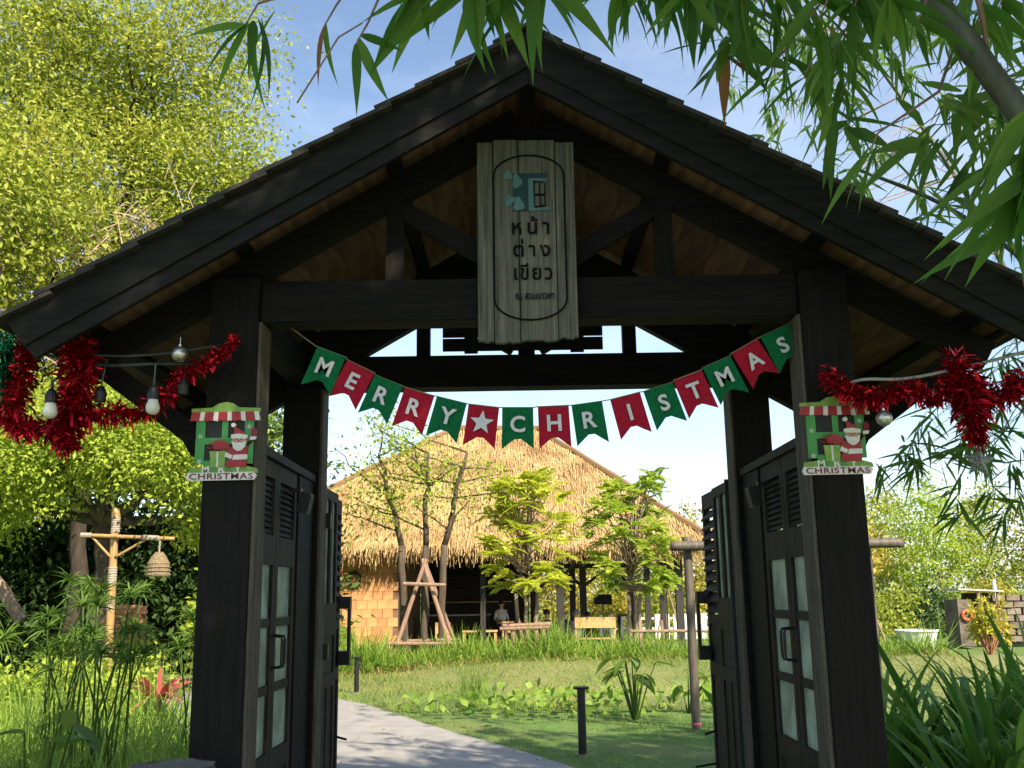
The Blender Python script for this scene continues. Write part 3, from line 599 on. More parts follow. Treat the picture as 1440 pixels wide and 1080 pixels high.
# log in front of the post
LG = thing('log_post', (-1.40,3.85,0), 'weathered split log standing before the post with the bulb side plaque', 'log')
pr = [(.17,0),(.165,.5),(.16,.87),(.15,.902)]; mb = MB(); mb.lathe((-1.37,3.9,0), pr, 18); mb.build('trunk_piece', M['bark'], LG)
mb = MB(); n = 18; mb.add([(-1.37+.15*math.cos(2*math.pi*k/n)*(1+.05*math.sin(k*2.3)), 3.9+.15*math.sin(2*math.pi*k/n), .902+.006*math.sin(k*1.7)) for k in range(n)], [tuple(range(n))]); mb.build('cut_face', M['plank'], LG)

# ================================================================ RESTAURANT
RS = thing('thatched_restaurant', (-1.5,26.2,-.15), 'open sided restaurant with thick straw thatched hip roof behind the pond', 'restaurant')
c = {'FL':(-8.0,26.2,2.85),'FR':(5.0,26.2,2.88),'BR':(5.0,36,2.88),'BL':(-8,36,2.85),'RL':(-1.9,31.1,6.67),'RR':(.67,31.1,6.63)}
c = {k: Vector(v) for k, v in c.items()}
faces = [('FL','FR','RR','RL'),('FR','BR','RR'),('BR','BL','RL','RR'),('BL','FL','RL')]
mb = MB(); vs = [c[k]+Vector((0,0,dz)) for dz in (0,-.22) for k in ('FL','FR','BR','BL','RL','RR')]
mb.add(vs, [(0,1,5,4),(1,2,5),(2,3,4,5),(3,0,4),(7,6,10,11),(8,7,11),(9,8,11,10),(6,9,10),(0,6,7,1),(1,7,8,2),(2,8,9,3),(3,9,6,0)])
RF = mb.build('roof', M['thatchbase'], RS)
parts = []
def tri_pts(A, B, C_, n):
    u = RNG.random(n); v = RNG.random(n); k = u+v > 1; u[k] = 1-u[k]; v[k] = 1-v[k]
    return np.array(A)+u[:,None]*(np.array(B)-np.array(A))+v[:,None]*(np.array(C_)-np.array(A))
def thatch_face(f, n, nrm):
    A, B, C_ = [np.array(c[k]) for k in f[:3]]; P = tri_pts(A, B, C_, n)
    if len(f) == 4:
        D_ = np.array(c[f[3]]); a1 = np.linalg.norm(np.cross(B-A, C_-A)); a2 = np.linalg.norm(np.cross(C_-A, D_-A)); k = int(n*a2/a1)
        P = np.concatenate([P, tri_pts(A, C_, D_, k)])
    N = np.array(nrm); N = N/np.linalg.norm(N); down = np.array([0,0,-1.]) + N*N[2]; down /= np.linalg.norm(down); n = len(P)
    D = unit(down+RNG.normal(size=(n,3))*.09+N*.05); P = P+N*RNG.uniform(.0,.05,n)[:,None]
    S = np.cross(D, N+RNG.normal(size=(n,3))*.3)
    return blades(P, D, RNG.uniform(.28,.7,n), RNG.uniform(.010,.026,n), 0, 1, np.array([1,.45]), S)
def nrm(f): return (c[f[1]]-c[f[0]]).cross(c[f[2]]-c[f[0]])
for f, n in zip(faces, (24000, 4500, 1200, 6500)):
    parts.append(thatch_face(f, n, nrm(f)))
for A, B, out, n in ((c['FL'],c['FR'],(0,-1,0),2600),(c['FR'],c['BR'],(1,0,0),700),(c['BL'],c['FL'],(-1,0,0),300)):
    tt = RNG.random(n)[:,None]; P = np.array(A)*(1-tt)+np.array(B)*tt; P[:,2] += RNG.uniform(-.18,.03,n); P += np.array(out)*RNG.uniform(-.12,.04,n)[:,None]
    D = unit(np.array(out)*.45+np.array([0,0,-1.])+RNG.normal(size=(n,3))*.2)
    parts.append(blades(P, D, RNG.uniform(.15,.5,n), RNG.uniform(.012,.034,n), .1, 1, np.array([1,.25])))
V, F, q = cat_np(parts); tag(mesh_np('thatch', V, F, M['thatch'], RF, rnd=q), kind='stuff')
for a, b in (('RR','FR'),('RL','FL'),('RL','RR')):
    mb = MB(); A, B = c[a], c[b]; mb.tube([A.lerp(B, k/12)+Vector((random.uniform(-.02,.02),0,.04+random.uniform(-.02,.02))) for k in range(13)], [.10+random.uniform(-.015,.015) for _ in range(13)], 7); mb.build('hip_cap', M['thatchbase'], RF)
# tiled room
WALL_Y = 26.72
WL = one('wall', M['mortar'], RS, 'span', (-6.4,WALL_Y+.03,-.2), (-3.15,WALL_Y+.15,2.78))
mb = MB(); mb.box((0,0,0), (.262,.03,.222)); me_t = mb.mesh('tile', mats=[M['tile']])
for r__ in range(13):
    for k in range(13):
        x = -6.27+k*.27+(.135 if r__%2 else 0)
        if x > -3.2: continue
        o = link('tile', me_t, None, WL); o.location = Vector((x+random.uniform(-.003,.003), WALL_Y+.012+random.uniform(-.004,.004), -.05+r__*.229)) - origin(RS); o.rotation_euler = (R(2.2)+random.uniform(-.01,.01), 0, random.uniform(-.008,.008))
one('side_wall', M['mortar'], RS, 'span', (-3.27,WALL_Y+.152,-.2), (-3.16,33,2.8))
one('corner_post', M['darkpost'], RS, 'span', (-3.148,WALL_Y+.02,-.2), (-3.02,WALL_Y+.15,2.75))
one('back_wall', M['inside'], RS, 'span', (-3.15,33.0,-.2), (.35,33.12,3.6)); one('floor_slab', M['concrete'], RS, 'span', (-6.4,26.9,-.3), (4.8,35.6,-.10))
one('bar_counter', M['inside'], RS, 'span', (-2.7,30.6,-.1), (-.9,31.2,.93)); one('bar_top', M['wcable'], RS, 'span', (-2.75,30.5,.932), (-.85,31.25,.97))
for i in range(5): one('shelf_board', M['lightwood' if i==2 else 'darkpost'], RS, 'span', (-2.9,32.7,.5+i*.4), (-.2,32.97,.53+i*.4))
for x, y, w_ in ((1.1,26.85,.2),(4.24,26.85,.19),(-.95,27.2,.14),(1.98,31,.2),(3.42,31,.18),(.5,33,.2),(4.5,35.3,.2),(1.9,35.3,.2),(4.4,31,.16)):
    one('hall_post', M['darkpost'], RS, 'span', (x-w_/2,y-w_/2,-.2), (x+w_/2,y+w_/2,2.75))
one('eave_beam', M['darkpost'], RS, 'span', (-3.1,26.78,2.56), (4.75,26.92,2.72)); one('eave_beam', M['darkpost'], RS, 'span', (4.3,26.93,2.56), (4.44,35.4,2.72)); one('eave_beam', M['darkpost'], RS, 'span', (.6,30.9,2.56), (4.29,31.05,2.72)); one('eave_beam', M['darkpost'], RS, 'span', (.6,35.2,2.4), (4.29,35.35,2.56))
for (a, b) in (((1.98,31,1.75),(1.2,31,2.3)),((1.98,31,1.75),(2.9,31,2.35)),((3.42,31,1.75),(2.9,31,2.3)),((4.24,26.85,1.9),(3.7,26.85,2.5)),((1.1,26.85,1.9),(1.7,26.85,2.5)),((.5,33,1.6),(1.3,33,2.2))): one('brace', M['darkpost'], RS, 'bar', a, b, .07, .09)
for i in range(8):
    x = -2.6+i*.62; one('roof_pole', M['rawpole'], RS, 'bar', (x,26.5,2.50), (x*.55,30.9,5.9), .06, .06)
for i in range(6):
    y = 28.6+i*1.0; one('roof_pole', M['rawpole'], RS, 'bar', (4.8,y,2.50), (2.9,31.1+(y-31)*.45,4.0), .06, .06)
# wreath and red hanging ornament on the wall
V, F, q = blades(np.stack([-4.32+.15*np.cos(a_:=RNG.random(260)*6.283), np.full(260, 26.66), 1.98+.19*np.sin(a_)],1), rdir(260), .09, .03, .1, 1, np.array([1,.2]))
M['wreath'] = leafmat('wreath_leaf', [(.015,.035,.02),(.03,.06,.03),(.05,.09,.04)], .1)
tag(mesh_np('wreath', V, F, M['wreath'], None, (-4.32,26.66,1.98), rnd=q), 'dark green leafy wreath on the clay tiled wall', 'wreath')
RO = thing('hanging_ornament', (-4.72,26.45,1.85), 'red and white ornament hanging under the thatch by the tiled wall', 'ornament')
pr = [(.16*math.sin(math.pi*k/8), .34-.14*math.cos(math.pi*k/8)) for k in range(9)]; mb = MB(); mb.lathe((-4.72,26.45,1.85), pr, 14); mb.build('red_globe', M['pred'], RO, smooth=True)
pr = [(.0,-.02),(.07,-.01),(.11,.08),(.12,.2),(.0,.22)]; mb = MB(); mb.lathe((-4.72,26.45,1.85), pr, 14); mb.build('white_bell', M['white'], RO, smooth=True)
mb = MB(); mb.tube([(-4.72,26.45,2.3),(-4.72,26.45,2.75)], .008, 5); mb.build('cord', M['string'], RO)

# ---- furniture
def table(x, y, w_, d_, h_, m, label):
    T = thing('table', (x,y,-.1), label, 'table'); one('tabletop', m, T, 'span', (x-w_/2,y-d_/2,h_-.04), (x+w_/2,y+d_/2,h_))
    for sx in (-1,1):
        for sy in (-1,1): one('leg', m, T, 'span', (x+sx*(w_/2-.06)-.03,y+sy*(d_/2-.06)-.03,-.1), (x+sx*(w_/2-.06)+.03,y+sy*(d_/2-.06)+.03,h_-.042))
table(-1.05,27.6,.95,.6,.60,M['lightwood'],'light wood table inside the dark bar area of the restaurant')
table(.95,29.0,.8,.8,.55,M['lightwood'],'wood table between the seated people')
def chair(x, y, rot, m, label):
    C_ = thing('chair', (x,y,-.1), label, 'chair', 'wooden chairs in the restaurant'); C_.rotation_euler = (0,0,rot); ORG[C_.name] = Vector((0,0,0)); b = lambda nm, a_, b_: one(nm, m, C_, 'span', a_, b_)
    b('seat',(-.21,-.21,.40),(.21,.21,.44)); b('backrest',(-.21,.18,.62),(.21,.21,.92))
    for sx in (-1,1):
        b('leg',(sx*.19-.02,-.2,0),(sx*.19+.02,-.16,.398)); b('leg',(sx*.19-.02,.16,0),(sx*.19+.02,.2,.618 if True else 0))
chair(-2.0,27.5,.3,M['lightwood'],'yellow wood chair standing by the tripod braced tree'); chair(-.42,27.9,-2.4,M['lightwood'],'wood chair beside the light wood table end')
BN = thing('bench', (2.05,27.6,-.1), 'orange wood bench with a solid back behind the lemongrass', 'bench')
one('backrest', M['lightwood'], BN, 'span', (1.5,27.5,.62), (2.6,27.54,.90)); one('seat', M['lightwood'], BN, 'span', (1.5,27.55,.32), (2.6,27.95,.36))
for x in (1.53,2.57): one('leg', M['lightwood'], BN, 'span', (x-.03,27.545,-.1), (x+.03,27.6,.618)); one('leg', M['lightwood'], BN, 'span', (x-.03,27.88,-.1), (x+.03,27.93,.318))
MS = thing('music_stand', (2.35,28.4,-.1), 'thin music stand with a tilted black tray in the open hall', 'music stand')
mb = MB(); mb.tube([(2.35,28.4,.1),(2.35,28.4,1.25)], .015, 6); mb.build('pole', M['black'], MS); one('tray', M['black'], MS, 'box', (2.35,28.36,1.36), (.5,.02,.3), Matrix.Rotation(R(-25),3,'X'))
mb = MB(); [mb.tube([(2.35,28.4,.25),(2.35+.25*math.cos(a_),28.4+.25*math.sin(a_),-.1)], .01, 5) for a_ in (0,2.1,4.2)]; mb.build('tripod_feet', M['black'], MS)
SK = thing('stool', (2.95,28.2,-.1), 'black high stool next to the music stand', 'stool')
one('seat', M['black'], SK, 'span', (2.72,28.0,.90), (3.18,28.4,.96))
for sx in (-1,1):
    for sy in (-1,1): one('leg', M['black'], SK, 'bar', (2.95+sx*.17,28.2+sy*.15,.898), (2.95+sx*.24,28.2+sy*.2,-.1), .05, .05)

# ---- people
def person(loc, facing, seated, shirt, trousers, hair, label, h=1.6):
    J = {}; s = h/1.7
    if seated: pel = .45
    else: pel = .92
    sp_ = [(0,0,pel),(0,.0,pel+.22),(0,.02,pel+.42),(0,.02,pel+.53),(0,-.0,pel+.60),(0,-.01,pel+.70),(0,-.01,pel+.80)]
    vs = list(sp_); rd = [.15,.14,.165,.06,.062,.095,.07]; ed = [(i,i+1) for i in range(6)]
    for sx in (-1,1):
        b_ = len(vs)
        if seated: leg = [(sx*.10,-.02,pel-.01),(sx*.13,-.42,pel+.02),(sx*.13,-.44,.08),(sx*.13,-.56,.04)]
        else: leg = [(sx*.10,0,pel-.08),(sx*.11,-.01,.48),(sx*.11,.02,.09),(sx*.11,-.12,.04)]
        vs += leg; rd += [.10,.075,.05,.04]; ed += [(0,b_),(b_,b_+1),(b_+1,b_+2),(b_+2,b_+3)]
        b_ = len(vs); sh = pel+.46
        arm = [(sx*.17,.02,sh),(sx*.24,.02,sh-.27),(sx*.17,-.22,sh-.33),(sx*.13,-.33,sh-.30)]
        vs += arm; rd += [.065,.05,.04,.035]; ed += [(2,b_),(b_,b_+1),(b_+1,b_+2),(b_+2,b_+3)]
        b2 = len(vs); hx, hy, hz = arm[-1]
        for k in range(5):
            vs += [(hx+sx*(k-2)*.016, hy-.05-(.02 if k in (1,2,3) else 0), hz-.01+(.02 if k==0 else 0)), (hx+sx*(k-2)*.019, hy-.09-(.02 if k in (1,2,3) else 0), hz-.03)]
            rd += [.010,.008]; ed += [(b_+3,b2+2*k),(b2+2*k,b2+2*k+1)]
    me = bpy.data.meshes.new('body'); me.from_pydata([(x*s,y*s,z*s) for x,y,z in vs], ed, []); ob = bpy.data.objects.new('body', me); col.objects.link(ob)
    md = ob.modifiers.new('skin','SKIN'); ob.modifiers.new('sub','SUBSURF').levels = 1
    for i, r_ in enumerate(rd): me.skin_vertices[0].data[i].radius = (r_*s, r_*s); me.skin_vertices[0].data[i].use_root = (i == 0)
    dg = bpy.context.evaluated_depsgraph_get(); m2 = bpy.data.meshes.new_from_object(ob.evaluated_get(dg)); bpy.data.objects.remove(ob)
    m2.materials.clear()
    for m_ in (shirt, trousers, M['skin'], M['black']): m2.materials.append(m_)
    for p_ in m2.polygons:
        x, y, z = [v/s for v in p_.center]; k = 0
        if z > pel+.53 or (abs(x) > .08 and y < -.10 and z > pel+.05 and z > .5): k = 2
        elif z < .09: k = 3
        elif z < pel+.03: k = 1
        p_.material_index = k; p_.use_smooth = True
    P_ = link('person', m2, None, None, loc); P_.rotation_euler = (0,0,facing); tag(P_, label, 'person')
    ORG[P_.name] = Vector((0,0,0))
    pr = [(.105*math.sin(math.pi*k/10)*s, (.03-.105*math.cos(math.pi*k/10))*s) for k in range(4,11)]
    mb = MB(); mb.lathe((0,.018*s,(pel+.70)*s), pr, 12); mb.build('hair', hair, P_, smooth=True)
    mb = MB()
    mb.lathe((0,-.10*s,(pel+.70)*s), [(0,-.012),(.013*s,-.008),(.010*s,.02),(0,.024)], 6)
    for sx in (-1,1): mb.box((sx*.096*s,-.005,(pel+.70)*s), (.016*s,.035*s,.05*s))
    mb.build('nose_and_ears', M['skin'], P_)
    mb = MB(); [mb.box((sx*.035*s,-.094*s,(pel+.725)*s), (.022*s,.012*s,.011*s)) for sx in (-1,1)]; mb.box((0,-.093*s,(pel+.652)*s), (.04*s,.012*s,.008*s)); mb.build('eyes_and_mouth', M['pdred'], P_)
    return P_
hb = mat('dark_hair', (.015,.012,.010), rough=.5); hg = mat('grey_hair', (.25,.24,.23), (.14,.13,.12), .6)
cw = mat('white_shirt', (.72,.70,.68), rough=.8); ck = mat('black_shirt', (.018,.018,.02), rough=.8); cg = mat('grey_blue_shirt', (.22,.26,.31), rough=.8); cj = mat('dark_trousers', (.03,.03,.04), rough=.8)
person((-.50,30.0,-.1), .3, False, cw, cj, hb, 'standing person in a white shirt and dark apron near the bar', 1.42)
person((.78,28.2,-.1), R(150), True, ck, cj, hb, 'seated person in black with arms on the table', 1.62)
person((1.58,28.2,-.1), R(205), True, cg, cj, hg, 'seated person in a grey blue shirt with grey hair', 1.6)
person((1.95,28.9,-.1), R(190), True, ck, cj, hb, 'seated person in black beyond the grey haired person', 1.5)
person((1.28,29.6,-.1), R(0), True, ck, cj, hb, 'seated person in black facing the gate from the far side of the table', 1.55)

# ================================================================ TREES
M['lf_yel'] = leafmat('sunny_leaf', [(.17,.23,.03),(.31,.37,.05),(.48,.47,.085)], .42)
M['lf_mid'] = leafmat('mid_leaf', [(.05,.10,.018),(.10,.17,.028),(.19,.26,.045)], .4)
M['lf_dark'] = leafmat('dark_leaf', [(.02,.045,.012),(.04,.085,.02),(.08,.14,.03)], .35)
M['lf_grn'] = leafmat('spring_leaf', [(.24,.38,.04),(.38,.50,.06),(.52,.60,.09)], .62)
M['lf_lime'] = leafmat('lime_leaf', [(.40,.48,.04),(.56,.62,.07),(.68,.68,.12)], .62)
M['lf_gold'] = leafmat('golden_leaf', [(.22,.25,.03),(.38,.34,.05),(.50,.38,.07)], .42)
M['lf_fresh'] = leafmat('fresh_leaf', [(.20,.30,.03),(.33,.43,.05),(.46,.52,.09)], .45)
def crown_np(ells, n, ls, spread=.35, per=26):
    """leaf clumps through the volume of ellipsoids"""
    vol = np.array([e[3]*e[4]*e[5] for e in ells])**.75; cnt = np.maximum((n*vol/vol.sum()).astype(int), 20); out = []
    for e, k in zip(ells, cnt):
        nc = max(k//per, 3); d = rdir(nc); rr = RNG.random(nc)**.38
        rr *= 1+.22*np.sin(d[:,0]*5+e[0])*np.cos(d[:,2]*6+e[1]*2)
        Cc = np.array(e[:3])+d*rr[:,None]*np.array(e[3:6]); idx = RNG.integers(0, nc, k); sg = spread*RNG.uniform(.5,1.3,nc)
        P = Cc[idx]+RNG.normal(size=(k,3))*sg[idx][:,None]*np.array([1,1,.6])
        D = unit(d[idx]*.6+RNG.normal(size=(k,3))*.8+np.array([0,0,-.25])); N = unit(RNG.normal(size=(k,3))*.6+np.array([0,0,1.])+d[idx]*.5)
        L_ = ls*RNG.uniform(.6,1.35,k); v, f, q = leaves(P, D, N, L_, L_*RNG.uniform(.42,.62,k))
        q = np.clip(q*.45+np.repeat(RNG.random(nc)[idx],4)*.55, 0, 1); out.append((v,f,q))
    return cat_np(out)
def limb(mb, a, b, r0, r1, wob=.12, n=6):
    a, b = Vector(a), Vector(b); l = (b-a).length; pts = [a.lerp(b, k/n)+Vector((random.uniform(-1,1),random.uniform(-1,1),random.uniform(-.3,.3)))*wob*l*.25*(0 if k in (0,n) else 1) for k in range(n+1)]
    mb.tube(pts, [r0+(r1-r0)*k/n for k in range(n+1)], 7); return pts
def tree(name, label, base, ells, n, ls, lm, tr=.15, bark='bark', fork=None, cat='tree', group=None, spread=.35, per=26, extra=None):
    T = thing(name, base, label, cat, group); mb = MB(); b = Vector(base)
    cz = min(e[2]-e[5]*.4 for e in ells); fk = Vector(fork) if fork else Vector((b.x+random.uniform(-.2,.2), b.y, b.z+max(.3,(cz-b.z)*.75)))
    limb(mb, b-Vector((0,0,.1)), fk, tr, tr*.7)
    for e in ells:
        pts = limb(mb, fk, (e[0],e[1],e[2]), tr*.6, tr*.18, .2)
        for k in range(5):
            d = rdir(1)[0]; limb(mb, pts[random.randint(2,5)], (e[0]+d[0]*e[3]*.75,e[1]+d[1]*e[4]*.75,e[2]+d[2]*e[5]*.75), tr*.2, tr*.05, .25, 4)
    mb.build('trunk', M[bark], T, smooth=True)
    V, F, q = crown_np(ells, n, ls, spread, per); mesh_np('crown', V, F, M[lm], T, rnd=q); return T
g1 = 'large trees beyond the gateway on the tinsel bulb side'
TA = tree('broadleaf_tree', 'huge sunlit yellow green tree with pinkish dry twigs towering over the bamboo lamp', (-8.4,20.5,0), [(-8.6,20.5,9.3,3.0,2.6,3.6),(-10.8,19.5,12.3,2.8,2.6,3.0),(-6.5,20.8,7.6,1.5,1.9,2.3),(-6.9,21.2,10.3,1.6,2.0,2.0),(-10.6,19.0,6.6,2.4,2.2,2.6),(-8.2,20.6,13.4,2.6,2.4,2.0),(-12.6,20.0,9.2,2.6,2.4,3.2),(-5.9,21.2,9.0,1.1,1.3,1.7)], 150000, .115, 'lf_yel', .26, 'barkshade', fork=(-8.5,20.5,4.6), group=g1, spread=.45, per=70)
P = np.stack([RNG.normal(-7.7,1.2,420), RNG.normal(17.5,.5,420), RNG.normal(7.4,1.0,420)],1); D = rdir(420,.1)
V, F, q = blades(P, D, RNG.uniform(.5,1.5,420), RNG.uniform(.012,.03,420), RNG.uniform(-.3,.4,420), 4, np.array([1,.9,.7,.5,.2]), S=rdir(420)); tag(mesh_np('dry_twigs', V, F, M['twig'], TA), kind='stuff')
tree('broadleaf_tree', 'slender pale trunked tree with loose yellow green foliage at the edge beyond the eave', (-9.0,16.5,0), [(-9.3,16.6,8.6,1.9,1.6,1.8),(-10.4,16.3,6.2,1.5,1.4,1.4),(-9.2,16.8,4.4,1.4,1.2,1.0)], 20000, .13, 'lf_yel', .11, 'barkpale', fork=(-8.8,16.4,5.6), group=g1)
tree('broadleaf_tree', 'round leaved bright green tree drooping behind the bulbs and tinsel', (-6.3,15.6,0), [(-4.75,14.2,3.55,.85,.9,.75),(-5.9,14.6,3.9,1.1,1.0,.8),(-7.3,14.8,3.7,1.1,1.0,.9),(-4.5,15.0,2.7,.6,.7,.55),(-8.4,15.2,3.2,1.0,1.0,.9)], 36000, .088, 'lf_fresh', .16, fork=(-6.4,15.4,2.7), group=g1, spread=.24)
tree('broadleaf_tree', 'dark shaded tree with thick brown trunk behind the bamboo lamp', (-8.35,19.0,0), [(-8.4,20.2,5.2,2.6,1.8,1.6),(-5.8,21.0,4.6,1.5,1.6,1.5),(-11.2,20,4.4,2.2,1.8,1.6)], 26000, .15, 'lf_mid', .2, 'barkshade', fork=(-8.4,19.2,3.9), group=g1)
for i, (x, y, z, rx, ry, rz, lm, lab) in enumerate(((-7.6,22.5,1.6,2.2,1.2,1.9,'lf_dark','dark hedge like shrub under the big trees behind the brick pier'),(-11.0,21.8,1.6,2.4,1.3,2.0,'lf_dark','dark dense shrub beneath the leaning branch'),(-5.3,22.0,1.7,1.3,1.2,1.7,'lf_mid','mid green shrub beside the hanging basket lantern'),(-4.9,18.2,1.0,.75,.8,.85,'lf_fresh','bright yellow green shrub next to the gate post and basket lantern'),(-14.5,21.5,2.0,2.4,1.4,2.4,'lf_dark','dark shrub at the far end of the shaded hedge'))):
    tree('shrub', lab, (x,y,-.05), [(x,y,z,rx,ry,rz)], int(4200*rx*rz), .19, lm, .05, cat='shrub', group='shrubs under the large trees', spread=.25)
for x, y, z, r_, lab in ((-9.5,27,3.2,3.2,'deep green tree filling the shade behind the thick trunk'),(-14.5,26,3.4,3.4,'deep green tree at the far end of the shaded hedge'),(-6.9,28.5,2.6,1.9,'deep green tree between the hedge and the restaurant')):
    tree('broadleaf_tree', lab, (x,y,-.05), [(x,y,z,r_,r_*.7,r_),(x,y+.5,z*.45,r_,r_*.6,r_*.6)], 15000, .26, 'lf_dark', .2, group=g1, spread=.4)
for x, y, z, r_, lab in ((-6.6,16.4,.45,.8,'low bright mound in front of the brick pier'),(-5.9,12.6,.35,.85,'low sunlit ground vine mound behind the papyrus stems'),(-4.7,11.6,.3,.7,'low bright vine mound near the red striped plant'),(-7.4,12.2,.4,.95,'wide low vine mound under the fern')):
    tree('shrub', lab, (x,y,-.02), [(x,y,z,r_,r_*.8,.42)], 3600, .085, 'lf_fresh', .03, cat='shrub', group='low vine mounds', spread=.16)
mb = MB(); limb(mb, (-11.4,18.4,4.0), (-8.9,18.2,1.2), .16, .11, .1); LB = mb.build('fallen_branch', M['barkpale'], None, (-8.9,18.2,1.2)); tag(LB, 'pale leaning branch crossing the dark shade beside the thick trunk', 'branch')
# three-stemmed young tree with pole tripod
YT = thing('young_tree', (-2.1,22,-.02), 'three stemmed young tree with sparse leaves held by a pole tripod', 'tree')
mb = MB(); tips = []
for x0, x1, x2 in ((-2.42,-2.55,-3.1),(-2.08,-2.02,-1.95),(-1.72,-1.62,-1.1)):
    p1 = limb(mb, (x0,22,-.1), (x1,22,2.6), .095, .075, .05); p2 = limb(mb, p1[-1], (x2,22+random.uniform(-.3,.3),4.6), .07, .035, .12)
    for k in range(10):
        s_ = p2[random.randint(1,6)]; e = s_+Vector((random.uniform(-1.7,1.5), random.uniform(-.9,.9), random.uniform(-.2,1.3))); tips += limb(mb, s_, e, .025, .008, .2)[2:]
mb.build('trunk', M['bark'], YT, smooth=True)
tp = np.array([tuple(v) for v in tips]); k = 3000; idx = RNG.integers(0,len(tp),k); P = tp[idx]+RNG.normal(size=(k,3))*.2
V, F, q = leaves(P, rdir(k), unit(RNG.normal(size=(k,3))*.6+np.array([0,0,1.])), RNG.uniform(.07,.15,k), RNG.uniform(.035,.07,k)); mesh_np('crown', V, F, M['lf_fresh'], YT, rnd=q)
TS = thing('tree_stake', (-2.05,21.6,0), 'tripod of raw poles with crossbars bracing the three stemmed tree', 'tree stake', 'tree stakes')
for nm, a, b, r_ in (('pole',(-2.66,21.5,.3),(-2.0,21.75,2.3),.05),('pole',(-1.42,21.5,.35),(-2.08,21.75,2.3),.05),('pole',(-1.35,22.3,.35),(-2.04,21.9,2.25),.045),('crossbar',(-2.45,21.45,1.78),(-1.55,21.45,1.74),.04),('crossbar',(-2.85,21.42,.56),(-1.25,21.42,.54),.04),('crossbar',(-2.6,21.95,.58),(-1.3,21.95,.60),.035),('leaning_stub',(-1.2,21.0,-.05),(-1.34,21.1,.42),.05)):
    mb = MB(); mb.tube([a,b], [r_, r_*.85], 8); mb.build(nm, M['rawpole'], TS)
# two bushy young trees with feathery fronds
def frond_tree(x, y, zb, ztop, rad, label, seed, lm):
    rs = np.random.default_rng(seed); T = thing('feathery_tree', (x,y,-.02), label, 'tree', 'feathery young trees before the restaurant'); mb = MB(); parts = []; tips = []
    for k in range(3): limb(mb, (x+(k-1)*.09,y,-.1), (x+(k-1)*.16+rs.uniform(-.1,.1),y,zb), .055, .04, .06)
    for k in range(74):
        a_ = rs.uniform(0,6.283); u = rs.random(); z = zb+.1+(ztop-zb)*u; r_ = rad*(.35+.65*math.sqrt(max(0,1-abs(u-.3)**1.4*1.3)))*rs.uniform(.35,1)
        e = Vector((x+r_*math.cos(a_), y+r_*math.sin(a_), z)); s_ = Vector((x+rs.uniform(-.12,.12),y,zb+(z-zb)*.45)); limb(mb, s_, e, .018, .007, .15, 4); tips.append((e, a_))
    mb.build('trunk', M['barkpale'], T, smooth=True)
    for e, a_ in tips:
        nf = rs.integers(5,9)
        for j in range(nf):
            aa = a_+rs.uniform(-2.2,2.2); el = rs.uniform(-.35,.75); d = np.array([math.cos(aa)*math.cos(el), math.sin(aa)*math.cos(el), math.sin(el)]); L = rs.uniform(.28,.5); m_ = 14
            t_ = np.repeat(np.linspace(.12,1,m_),2); side = unit(np.cross(d,[0,0,1.])[None])[0]; up = np.cross(side, d)
            P = np.array(e)+d*(L*t_)[:,None]; P[:,2] -= .22*L*t_**2; sg = np.tile([1,-1], m_)[:,None]
            D = unit(side*sg+d*.45+up*.15); N = np.broadcast_to(up,(2*m_,3))+rs.normal(size=(2*m_,3))*.55
            v, f, q = leaves(P, D, N, .15*np.sqrt(np.clip(1.15-t_,.1,1)), .045); parts.append((v,f,np.full(len(v), rs.random())))
    V, F, q = cat_np(parts); mesh_np('crown', V, F, M[lm], T, rnd=q)
frond_tree(.17,22.0,1.55,3.95,1.05,'yellow green feathery young tree inside a low log guard',3,'lf_lime')
frond_tree(2.45,22.0,1.5,3.95,1.0,'greener feathery young tree beside the bamboo frame post',5,'lf_grn')
LGd = thing('log_guard', (.17,21.9,0), 'low guard of short logs around the yellow green feathery tree', 'tree guard')
for k in range(5):
    a_ = k*1.256+.3; mb = MB(); mb.tube([(.1+.42*math.cos(a_),21.8+.3*math.sin(a_),-.05),(.1+.42*math.cos(a_),21.8+.3*math.sin(a_),.80)], .05, 8); mb.build('log', M['rawpole'], LGd)
for z, dx in ((.82,0),(.88,.06)):
    for y in (21.5,22.1): mb = MB(); mb.tube([(-.42+dx,y,z),(.62+dx,y+.02,z+.02)], .04, 8); mb.build('rail', M['rawpole'], LGd)
for x0, lab in ((2.9,'thin raw poles with a crossbar staking the greener feathery tree'),):
    T = thing('tree_stake', (x0,21.6,0), lab, 'tree stake', 'tree stakes')
    for nm, a, b in (('pole',(3.0,21.3,-.05),(2.96,21.4,.95)),('pole',(2.5,21.3,-.05),(2.5,21.4,.92)),('crossbar',(2.3,21.35,.74),(4.2,21.4,.72))): mb = MB(); mb.tube([a,b], .032, 7); mb.build(nm, M['rawpole'], T)
